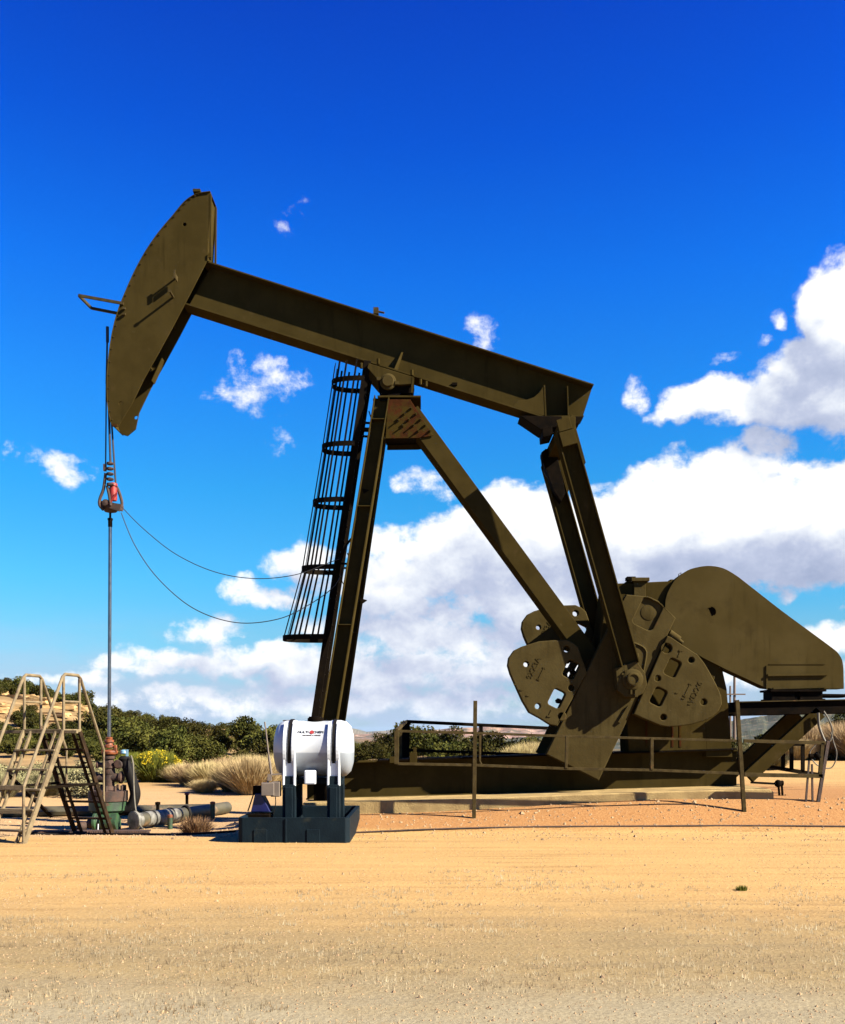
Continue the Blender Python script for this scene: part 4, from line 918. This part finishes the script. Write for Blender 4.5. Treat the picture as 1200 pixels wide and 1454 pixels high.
m = MB(); m.lathe((WX + .29, WY - .03, wp(1071)), [(.03, 0), (.07, .02), (.06, .07), (.02, .09)], (0, 0, 1), 10); m.box((WX + .36, WY - .05, wp(1069)), (.04, .03, .13)); m.build("hose_fitting", material("pale_blue_plastic", (.25, .45, .60), rough=.4), wh)
m = MB(); m.tube(smooth_pts([P(186, 1073, C - .1), P(189, 1085, C - .15), P(190, 1115, C - .2), P(192, 1145, C - .3), P(197, 1168, C - .4), P(203, 1177, C - .5)]), .016, 8); m.build("sample_hose", HOSE, wh)
m = MB(); m.cyl(P(139.5, 1170, C - .6), P(138.5, 1186, C - .6), .012, n=6); m.build("white_stub", WHT, wh)

# grating strips and boards round the cellar
for k, (x0, y0, x1, y1, lab) in enumerate(((45, 1186, 128, 1184, "ridged rusty drain mat lying left of the wellhead"), (130, 1184, 212, 1172, "ridged rusty drain mat lying right of the wellhead"))):
    Ya = 16.9 + k * .3; a = P(x0, y0, Ya); b = P(x1, y1, Ya + .3); a.z = terrain(a.x, a.y) + .03; b.z = terrain(b.x, b.y) + .03
    m = MB(); m.bar(a, b, .30, .05); m.bar(a + Vector((0, -.16, .01)), b + Vector((0, -.16, .01)), .03, .07)
    n_ = 26
    for i in range(n_): p = a.lerp(b, (i + .5) / n_); m.box(p + Vector((0, -.02, .035)), (.02, .32, .03))
    tag(m.build("drain_mat", RUST), lab, "mat")
def ground_line(name, pts, r_, mat, label, cat, group=None):
    out = []
    for x, Y in pts: v = Vector((PX(x, Y), Y, 0)); v.z = terrain(v.x, Y) + r_; out.append(v)
    return line_thing(name, out, r_, mat, label, cat, group)
ground_line("flow_pipe", [(-40, 21.8), (60, 21.9), (180, 22.2), (315, 22.6)], .115, PIPE, "long grey green flow pipe lying across the ground behind the stair", "pipe")
ground_line("surface_cable", [(40, 16.7), (120, 16.9), (200, 16.7), (260, 16.4), (335, 16.55)], .018, BHOSE, "thin dark cable lying on the gravel toward the basin", "cable")
ground_line("toe_shadow_line", [(500, 16.1), (620, 16.28), (760, 16.38), (900, 16.40), (1060, 16.42), (1260, 16.36)], .014, RUST, "dark line standing in for the shadow along the toe of the red gravel bank", "cable")  # dark strip added in place of the shadow at the bank's toe
wr_ = thing("wrapped_pipe", (PX(245, 20.6), 20.6, terrain(PX(245, 20.6), 20.6)), "pipe wrapped in silver foil running from the wellhead", "pipe")
def gp(x, Y, r_): v = Vector((PX(x, Y), Y, 0)); v.z = terrain(v.x, Y) + r_; return v
m = MB(); m.tube(smooth_pts([gp(192, 18.7, .2), gp(225, 19.6, .18), gp(262, 20.7, .16), gp(300, 21.9, .15), gp(322, 22.6, .14)]), .135, 16); m.build("insulation", PIPE, wr_)
m = MB(); m.tube(smooth_pts([gp(205, 19.05, .19), gp(222, 19.5, .18), gp(248, 20.25, .17)]), .15, 16); m.build("foil_wrap", FOIL, wr_)
for x, Y in ((214, 19.3), (240, 20.05), (262, 20.7)):
    m = MB(); p = gp(x, Y, .18); m.lathe(p, [(.152, 0), (.162, .01), (.162, .05), (.152, .06)], (1.0, 1.3, 0), 18); m.build("wrap_band", BHOSE, wr_)
m = MB(); p = gp(193, 18.72, .2); m.lathe(p - Vector((.0, .03, 0)), [(.14, 0), (.165, -.02), (.185, 0), (.185, .05), (.16, .06)], (-.6, -.8, 0), 22); m.cyl(p, p + Vector((.05, .08, 0)), .14, n=18); m.build("pipe_end", FOIL, wr_)
for k, (x, Y, hgt, lab) in enumerate(((241.5, 19.1, .24, "short green pipe stake with red cap in front of the foil wrap"), (302, 21.0, .36, "green pipe stake with orange cap near the far end of the pipe"), (224, 20.9, .36, "black pipe stake standing behind the foil wrap"), (265.5, 22.9, .42, "red capped dark stake behind the flow pipe"))):
    p = Vector((PX(x, Y), Y, terrain(PX(x, Y), Y) - .02)); s_ = MB(); s_.cyl(p, p + Vector((0, 0, hgt)), .05 if k < 2 else .035, n=12)
    o = tag(s_.build("pipe_stake", GRN if k < 2 else BLK), lab, "stake"); s_ = MB(); s_.lathe(p + Vector((0, 0, hgt)), [(.055, 0), (.055, .05), (.02, .06)], (0, 0, 1), 12); s_.build("cap", ORG if k < 2 else (RED if k == 3 else BLK), o)

# ------------------------------------------------------------------ utility poles
for k, (x, ytop, Y, lab) in enumerate(((1043, 950, 95, "taller distant utility pole beside the gearbox"), (1037, 974, 120, "shorter distant utility pole left of the taller one"))):
    X = PX(x, Y); b = Vector((X, Y, terrain(X, Y) - .3)); top = P(x, ytop, Y)
    p = MB(); p.cyl(b, top, .16, .11, 10); o = tag(p.build("utility_pole", POLE), lab, "utility pole", "utility poles")
    p = MB(); zc = P(x, 986, Y).z; p.bar((X - 1.0, Y - .16, zc), (X + 1.0, Y - .16, zc), .12, .12); p.build("crossarm", POLE, o)

# ------------------------------------------------------------------ vegetation
def leaf(mb, p, s, r_):
    a = Vector((r_.gauss(0, 1), r_.gauss(0, 1), r_.gauss(0, 1))).normalized(); b = a.orthogonal().normalized(); c = a.cross(b)
    mb.v += [tuple(p + b * s), tuple(p + c * s * .55), tuple(p - b * s), tuple(p - c * s * .55)]; i = len(mb.v); mb.f.append((i - 4, i - 3, i - 2, i - 1)); mb.sm.append(False)
def crown_mesh(name, seed, n=5200, size=.075, w=1.35, h=1.9, z0=.25, mat=None):
    r_ = random.Random(seed); mb = MB()
    lobes = [(Vector((r_.uniform(-.55, .55) * w, r_.uniform(-.55, .55) * w, z0 + h * r_.uniform(.22, .72))), r_.uniform(.35, .62) * w) for _ in range(11)]
    lobes.append((Vector((0, 0, z0 + h * .45)), w * .8))
    for i in range(n):
        c, rad_ = r_.choice(lobes); d_ = Vector((r_.gauss(0, 1), r_.gauss(0, 1), r_.gauss(0, 1))).normalized()
        u = noise.noise(d_ * 2.4 + c * 3); rr_ = rad_ * (.72 + .36 * u + .24 * r_.random()) * (1 if r_.random() < .8 else r_.uniform(.4, 1))
        p = c + Vector((d_.x, d_.y, d_.z * .8)) * rr_
        if noise.noise(p * 3.3) < -.28 or p.z < .02: continue
        leaf(mb, p, size * r_.uniform(.6, 1.4), r_)
    me = bpy.data.meshes.new(name); me.from_pydata(mb.v, [], mb.f); me.update(); me.materials.append(mat); return me
def trunk_mesh(name, seed, mat):
    r_ = random.Random(seed); mb = MB()
    mb.tube([(0, 0, -.25), (.05, .02, .4), (.0, .05, .9)], [.14, .10, .05], 8)
    for k in range(5):
        a = k * 1.3 + r_.random(); mb.tube([(0, 0, .1 + .1 * k), (math.cos(a) * .4, math.sin(a) * .4, .6 + .1 * k), (math.cos(a) * .75, math.sin(a) * .75, 1.0 + .12 * k)], [.07, .045, .015], 6)
    me = bpy.data.meshes.new(name); me.from_pydata(mb.v, [], mb.f); me.update(); me.materials.append(mat); return me
cm = [crown_mesh("juniper_crown", 10 + k, 6500, .07, (1.35, 1.1, 1.6, 1.25, 1.5, 1.2)[k], (1.9, 2.3, 1.7, 2.5, 2.0, 1.6)[k], mat=JUN) for k in range(6)]
cmf = [crown_mesh("juniper_crown_far", 40 + k, 1500, .14, 1.4, 1.9, mat=JUN) for k in range(3)]
tm = [trunk_mesh("juniper_trunk", 60 + k, BARK) for k in range(2)]
def tree(X, Y, s, label, group, near=True, name="juniper_tree", k=None):
    z = terrain(X, Y) - .08; k = rnd.randrange(6) if k is None else k; rz = rnd.uniform(0, 6.28); sc = (s * rnd.uniform(.9, 1.15), s * rnd.uniform(.9, 1.15), s * rnd.uniform(.85, 1.1))
    if near:
        o = bpy.data.objects.new(name, None); COL.objects.link(o); o.empty_display_size = .3
        for nm, me in (("crown", cm[k]), ("trunk", tm[k % 2])):
            c = bpy.data.objects.new(nm, me); COL.objects.link(c); c.parent = o
    else:
        o = bpy.data.objects.new(name, cmf[k % 3]); COL.objects.link(o)
    o.location = (X, Y, z); o.rotation_euler = (0, 0, rz); o.scale = sc
    return tag(o, label, "tree", group)
def pxy(X, Y, z): return 600 + F * X / Y, HZ - F * (z - EYE) / Y
# left hill: dense belt
cnt = 0; tries = 0; spots = []
while cnt < 105 and tries < 9000:
    tries += 1; Y = rnd.uniform(38, 84); px = rnd.uniform(-30, 520); X = PX(px, Y); z = terrain(X, Y); _, py = pxy(X, Y, z)
    if px < 135 and py < 1046 and py > 992: continue            # bare sandstone slope
    if px < 150 and Y < 46: continue
    if px > 300 and Y < 44: continue
    s = rnd.uniform(.45, 1.08)
    if noise.noise(Vector((X * .16, Y * .13, 2))) > .22 and Y < 66: continue
    if px < 135: s = min(s, .5)
    if any((X - a) ** 2 + (Y - b) ** 2 < (1.15 * (s + c_)) ** 2 for a, b, c_ in spots): continue
    if py - s * 2.4 * F / Y < interp(px, [(0, 964), (60, 972), (110, 985), (160, 996), (200, 1004), (260, 1012), (330, 1018), (400, 1014), (430, 1040), (520, 1045)]): continue
    spots.append((X, Y, s)); cnt += 1
    if px < 135: lab, gp_ = "dark juniper along the crest above the bare sandstone slope", "junipers on the hill crest"
    elif px < 300: lab, gp_ = "dark green juniper in the dense belt between wellhead rod and dry brush", "junipers in the dense belt"
    elif px < 430: lab, gp_ = "dark juniper in the row behind the dry brush left of the tank", "junipers behind the dry brush"
    else: lab, gp_ = "olive juniper standing beyond the skid just right of the tank", "junipers right of the tank"
    tree(X, Y, s, lab, gp_)
for k in range(26):
    px = rnd.uniform(-25, 150); Y = rnd.uniform(44, 55); tree(PX(px, Y), Y, rnd.uniform(.36, .55), "low dark juniper in the row at the foot of the bare sandstone slope", "junipers at the foot of the slope")
for k in range(22):
    px = -20 + 7 * k + rnd.uniform(-2, 2); Y = 80 + rnd.uniform(-2, 3); tree(PX(px, Y), Y, rnd.uniform(.5, .85), "dark juniper along the crest above the bare sandstone slope", "junipers on the hill crest")
for px, Y, s, lab in ((12, 79, .75, "juniper on the hill crest at the left edge"), (378, 47, 1.15, "tall pale topped juniper just left of the white tank"), (352, 52, 1.0, "rounded juniper behind the dry brush left of the tank"),
        (40, 60, .42, "small round juniper alone on the bare sandstone slope"), (545, 62, .95, "dark juniper right of the white tank behind the skid"), (522, 60, .85, "olive juniper peeking out right of the white tank"), (660, 66, .9, "low dark juniper behind the rear guard rail")):
    tree(PX(px, Y), Y, s, lab, None)
# valley and right slope
spots2 = []; cnt = 0
while cnt < 78:
    Y = 55 + 190 * rnd.random() ** 1.5; px = rnd.uniform(495, 1240); X = PX(px, Y)
    if 800 < px < 1030 and rnd.random() < .8: continue
    s = rnd.uniform(.6, 1.0)
    if any((X - a) ** 2 + (Y - b) ** 2 < (2.2 * s) ** 2 for a, b in spots2): continue
    z = terrain(X, Y)
    if pxy(X, Y, z + 2.4 * s)[1] < (1043 if px < 800 else 1012): s *= .6
    spots2.append((X, Y)); cnt += 1
    tree(X, Y, s, "distant juniper scattered in the valley beyond the pumpjack", "junipers in the valley", near=Y < 90)
for k in range(34):
    px = rnd.uniform(575, 800); Y = rnd.uniform(56, 135); tree(PX(px, Y), Y, rnd.uniform(1.05, 1.55), "olive juniper standing in the shallow valley seen through the rear guard rail", "junipers seen through the guard rail", near=Y < 90)
for k in range(20):
    px = rnd.uniform(1050, 1215); Y = rnd.uniform(60, 150); tree(PX(px, Y), Y, rnd.uniform(.9, 1.4), "dark juniper on the slope seen under the motor deck", "junipers under the motor deck", near=Y < 90)
# brush
def blades(name, seed, n, rad_, h, w, mat, spread=.9, droop=.15, base=.25):
    r_ = random.Random(seed); vs = []; fs = []
    for i in range(n):
        a = r_.uniform(0, 6.283); q_ = math.sqrt(r_.random()); p = Vector((math.cos(a) * rad_ * base * q_, math.sin(a) * rad_ * base * q_, -.03))
        L_ = h * r_.uniform(.55, 1.05); ln = spread * q_ * r_.uniform(.7, 1.15)
        tip = Vector((math.cos(a + r_.uniform(-.4, .4)) * rad_ * ln, math.sin(a + r_.uniform(-.4, .4)) * rad_ * ln, L_ * math.sqrt(max(.05, 1 - (ln * .75) ** 2))))
        mid = p.lerp(tip, .5) + Vector((0, 0, L_ * droop * .5)); sd_ = Vector((-math.sin(a + r_.uniform(-1.5, 1.5)), math.cos(a + r_.uniform(-1.5, 1.5)), 0)).normalized() * w
        b = len(vs); vs += [p - sd_, p + sd_, mid + sd_, mid - sd_, tip]; fs += [(b, b + 1, b + 2, b + 3), (b + 3, b + 2, b + 4)]
    me = bpy.data.meshes.new(name); me.from_pydata(vs, [], fs); me.update(); me.materials.append(mat); return me
db = [blades("dry_brush", s_, 5200, 1.0, 1.0, .006, DRY) for s_ in (1, 2, 3)]
sg_ = [crown_mesh("sagebrush", 80 + k, 3000, .035, .6, .7, 0, SAGE) for k in range(3)]
sgb = [blades("sage_stems", 90 + k, 2600, .8, .75, .007, SAGE) for k in range(2)]
def shrub(name, me, px, Y, sx, sz, label, group, cat="shrub"):
    X = PX(px, Y); o = bpy.data.objects.new(name, me); COL.objects.link(o); o.location = (X, Y, terrain(X, Y) - .02); o.scale = (sx, sx, sz); o.rotation_euler = (0, 0, rnd.uniform(0, 6.28)); return tag(o, label, cat, group)
for k, (px, Y, sx, sz) in enumerate(((357, 26.5, 1.05, 1.12), (385, 27.6, .9, 1.1), (330, 27.6, .8, .95), (300, 29.5, .9, .85), (272, 30.5, .85, .75), (318, 30.8, .9, .9), (400, 29.5, .9, 1.0), (348, 31, 1, 1.0), (290, 27.0, .55, .42), (415, 30.5, .8, .9), (255, 32.5, .8, .7))):
    lab = "largest bushy clump of dry straw brush left of the white tank" if k == 0 else "dry straw coloured brush in the thicket left of the white tank"
    shrub("dry_brush", db[k % 3], px, Y, sx, sz, lab, None if k == 0 else "dry brush thicket left of the tank")
rb_ = thing("rabbitbrush", gp(222, 33, -.02), "green rabbitbrush topped with yellow flowers right of the wellhead", "shrub")
fol = blades("rabbitbrush_stem_mesh", 5, 9000, .92, 1.12, .009, RABB, 1.0, .2, .5)
o = link("foliage", fol, RABB, rb_, WL[rb_.name]); o.scale = (1, 1, 1)
r_ = random.Random(4); mb = MB()
for i in range(1500):
    a = r_.uniform(0, 6.283); q_ = math.sqrt(r_.random()) * .9; zz = 1.10 * math.sqrt(max(.05, 1 - (q_ * .9) ** 2)) * r_.uniform(.90, 1.0)
    if noise.noise(Vector((math.cos(a) * q_ * 3, math.sin(a) * q_ * 3, 0))) < -.02: continue
    leaf(mb, Vector((math.cos(a) * q_ * .95, math.sin(a) * q_ * .95, zz)), .03, r_)
me = bpy.data.meshes.new("flowers"); me.from_pydata(mb.v, [], mb.f); me.update(); link("flowers", me, YEL, rb_, WL[rb_.name])
shrub("rabbitbrush", fol, 190, 36, .9, .85, "smaller green rabbitbrush just behind the wellhead", None)
for k in range(34):
    px = rnd.uniform(-20, 165); Y = rnd.uniform(25.5, 34)
    shrub("sagebrush", sg_[k % 3] if k % 2 else sgb[k % 2], px, Y, rnd.uniform(.7, 1.2), rnd.uniform(.6, 1.1), "grey green sagebrush in the patch behind the crossover stair", "sagebrush behind the stair")
for k, (px, Y, s) in enumerate(((1128, 30, .8), (1150, 31, 1.2), (1180, 33, 1.5), (1198, 31, 1.4), (1165, 35, 1.6), (1215, 34, 1.6), (1140, 36, 1.3), (1110, 33, .9), (1225, 30, 1.3))):
    shrub("dry_brush", db[k % 3], px, Y, s, s * .95, "tan dry brush on the bank right of the motor deck", "dry brush on the right bank")
for k, (px, Y, s) in enumerate(((1098, 25.5, .7), (1082, 26.5, .7), (1072, 28, .8))):
    shrub("yellow_brush", sgb[k % 2], px, Y, s, s, "low yellow green brush seen under the deck brace", "low brush under the deck brace")
for k, (px, Y, s) in enumerate(((738, 42, 1.1), (755, 44, 1.25), (722, 46, .9), (770, 47, 1.3), (745, 60, 1.5), (600, 48, .7), (530, 45, .5), (640, 50, .6))):
    shrub("dry_brush", db[k % 3], px, Y, s, s * 1.15, "pale dry brush beyond the skid left of the counterweights" if k < 5 else "small pale dry brush beyond the left part of the skid", "dry brush beyond the skid" if k < 5 else "small dry brush beyond the skid")
shrub("tumbleweed", blades("tumbleweed_mesh", 8, 900, .4, .38, .006, material("brown_twigs", (.30, .16, .06), (.2, .1, .04), 9, .9), 1, .2, .4), 279, 18.0, 1, 1, "small brown tumbleweed on the gravel between wellhead and basin", None, "plant")
shrub("weed_tuft", blades("weed_mesh", 9, 260, .10, .11, .004, RABB, 1, .2, .4), 1053, 10.3, .75, .8, "single small green weed on the open sand at right", None, "plant")

# sandstone ledges on the left slope
def rockm(seed, n=60):
    r_ = random.Random(seed); import bmesh
    bm = bmesh.new(); bmesh.ops.create_icosphere(bm, subdivisions=3, radius=1)
    for v in bm.verts:
        d_ = v.co.normalized(); v.co = Vector((max(-.8, min(.8, d_.x * 1.2)), max(-.7, min(.7, d_.y * 1.2)), max(-.6, min(.6, d_.z * 1.3))))
        v.co *= 1 + .22 * noise.noise(v.co * 1.8 + Vector((seed, 0, 0))) + .08 * noise.noise(v.co * 6 + Vector((seed, 0, 0)))
    me = bpy.data.meshes.new("sandstone_rock"); bm.to_mesh(me); bm.free(); me.materials.append(ROCKM); return me
rk = [rockm(s_) for s_ in (1, 2, 3, 4)]
for k in range(34):
    Y = rnd.uniform(58, 79); px = rnd.uniform(-20, 115 if k < 27 else 170); X = PX(px, Y); lvl = rnd.choice((.2, .5, .8))
    o = bpy.data.objects.new("sandstone_rock", rk[k % 4]); COL.objects.link(o); s = rnd.uniform(.25, .8)
    o.location = (X, Y, terrain(X, Y) + .05); o.scale = (s * rnd.uniform(1.2, 2.6), s, s * rnd.uniform(.35, .6)); o.rotation_euler = (0, 0, rnd.uniform(-.3, .3)); tag(o, "flat tan sandstone ledge on the bare left hillside", "rock", "sandstone ledges on the hillside")
for k, (px, py, Y, sx) in enumerate(((283, 1040, 70, 2.2), (312, 1043, 70, 2.4), (230, 1036, 66, .9))):
    o = bpy.data.objects.new("sandstone_rock", rk[k % 4]); COL.objects.link(o); o.location = P(px, py + 2, Y); o.scale = (sx, 1, .5); tag(o, "tan sandstone outcrop among the junipers above the dry brush", "rock", "outcrops among the junipers")

# ------------------------------------------------------------------ gravel and dry stubble on the open ground
r_ = random.Random(11); vs = []; fs = []
for i in range(15000):
    v_ = r_.random(); Y = 5.2 + 17 * v_ ** 1.15; X = PX(r_.uniform(-30, 1230), Y)
    if Y > 15: s = r_.uniform(.008, .026)
    else: s = r_.uniform(.004, .013)
    if r_.random() < .03: s *= 2.0
    if Y > 15.5 and basin_l - .05 < X < basin_r + .05 and Y < 17.3: continue
    if Y > 17.7 and X > -2.2: continue
    if Y > 16.4 and X > -1 and r_.random() < .5: s *= 1.5
    z = terrain(X, Y) + micro(X, Y); b = len(vs); n_ = 5; a0_ = r_.random() * 6
    for k in range(n_): a = a0_ + k * 6.283 / n_; rr_ = s * r_.uniform(.7, 1.2); vs.append((X + math.cos(a) * rr_, Y + math.sin(a) * rr_, z - s * .2))
    vs.append((X + r_.uniform(-.3, .3) * s, Y + r_.uniform(-.3, .3) * s, z + s * r_.uniform(.5, .9)))
    for k in range(n_): fs.append((b + k, b + (k + 1) % n_, b + n_))
me = bpy.data.meshes.new("gravel"); me.from_pydata(vs, [], fs); me.update(); tag(link("gravel", me, STONE), "loose tan gravel scattered over the sand", "gravel", None, 'stuff')
vs = []; fs = []
for i in range(8500):
    Y = 5.2 + 6.6 * r_.random() ** 1.1; X = PX(r_.uniform(-30, 1230), Y)
    dens = .9 * noise.noise(Vector((X * .45, Y * 1.1, 0))) + .5 * noise.noise(Vector((X * 2.2, Y * 4, 3)))
    if dens < -.10 + max(0, Y - 8.0) * .10: continue
    z = terrain(X, Y) + micro(X, Y)
    for k in range(r_.randint(2, 5)):
        a = r_.uniform(0, 6.283); hgt = r_.uniform(.012, .06) * r_.uniform(.5, 1.1); lean = r_.uniform(0, .5) * hgt; o1 = Vector((X + r_.uniform(-.02, .02), Y + r_.uniform(-.02, .02), z - .005)); w_ = .0034
        b = len(vs); vs += [o1 + Vector((-w_, 0, 0)), o1 + Vector((w_, 0, 0)), o1 + Vector((math.cos(a) * lean, math.sin(a) * lean, hgt))]; fs.append((b, b + 1, b + 2))
STUB = material("dry_stubble", (.85, .70, .44), (.42, .30, .17), 3, .9, spec=.1)
me = bpy.data.meshes.new("dry_stubble"); me.from_pydata(vs, [], fs); me.update(); tag(link("dry_stubble", me, STUB), "sparse dry grass stubble on the foreground dirt", "grass", None, 'stuff')

# ------------------------------------------------------------------ air
m = MB(); m.box((0, 3500, 18), (21000, 13500, 66)); hz = m.build("haze", None); tag(hz, "thin desert haze", "haze", None, 'stuff')
hm = bpy.data.materials.new("desert_haze"); hm.use_nodes = True; t = hm.node_tree; t.nodes.clear()
pv = t.nodes.new('ShaderNodeVolumePrincipled'); pv.inputs['Density'].default_value = 1.8e-5; pv.inputs['Color'].default_value = (.40, .60, .95, 1)
mo = t.nodes.new('ShaderNodeOutputMaterial'); t.links.new(pv.outputs[0], mo.inputs['Volume']); hz.data.materials.append(hm); hz.display_type = 'WIRE'
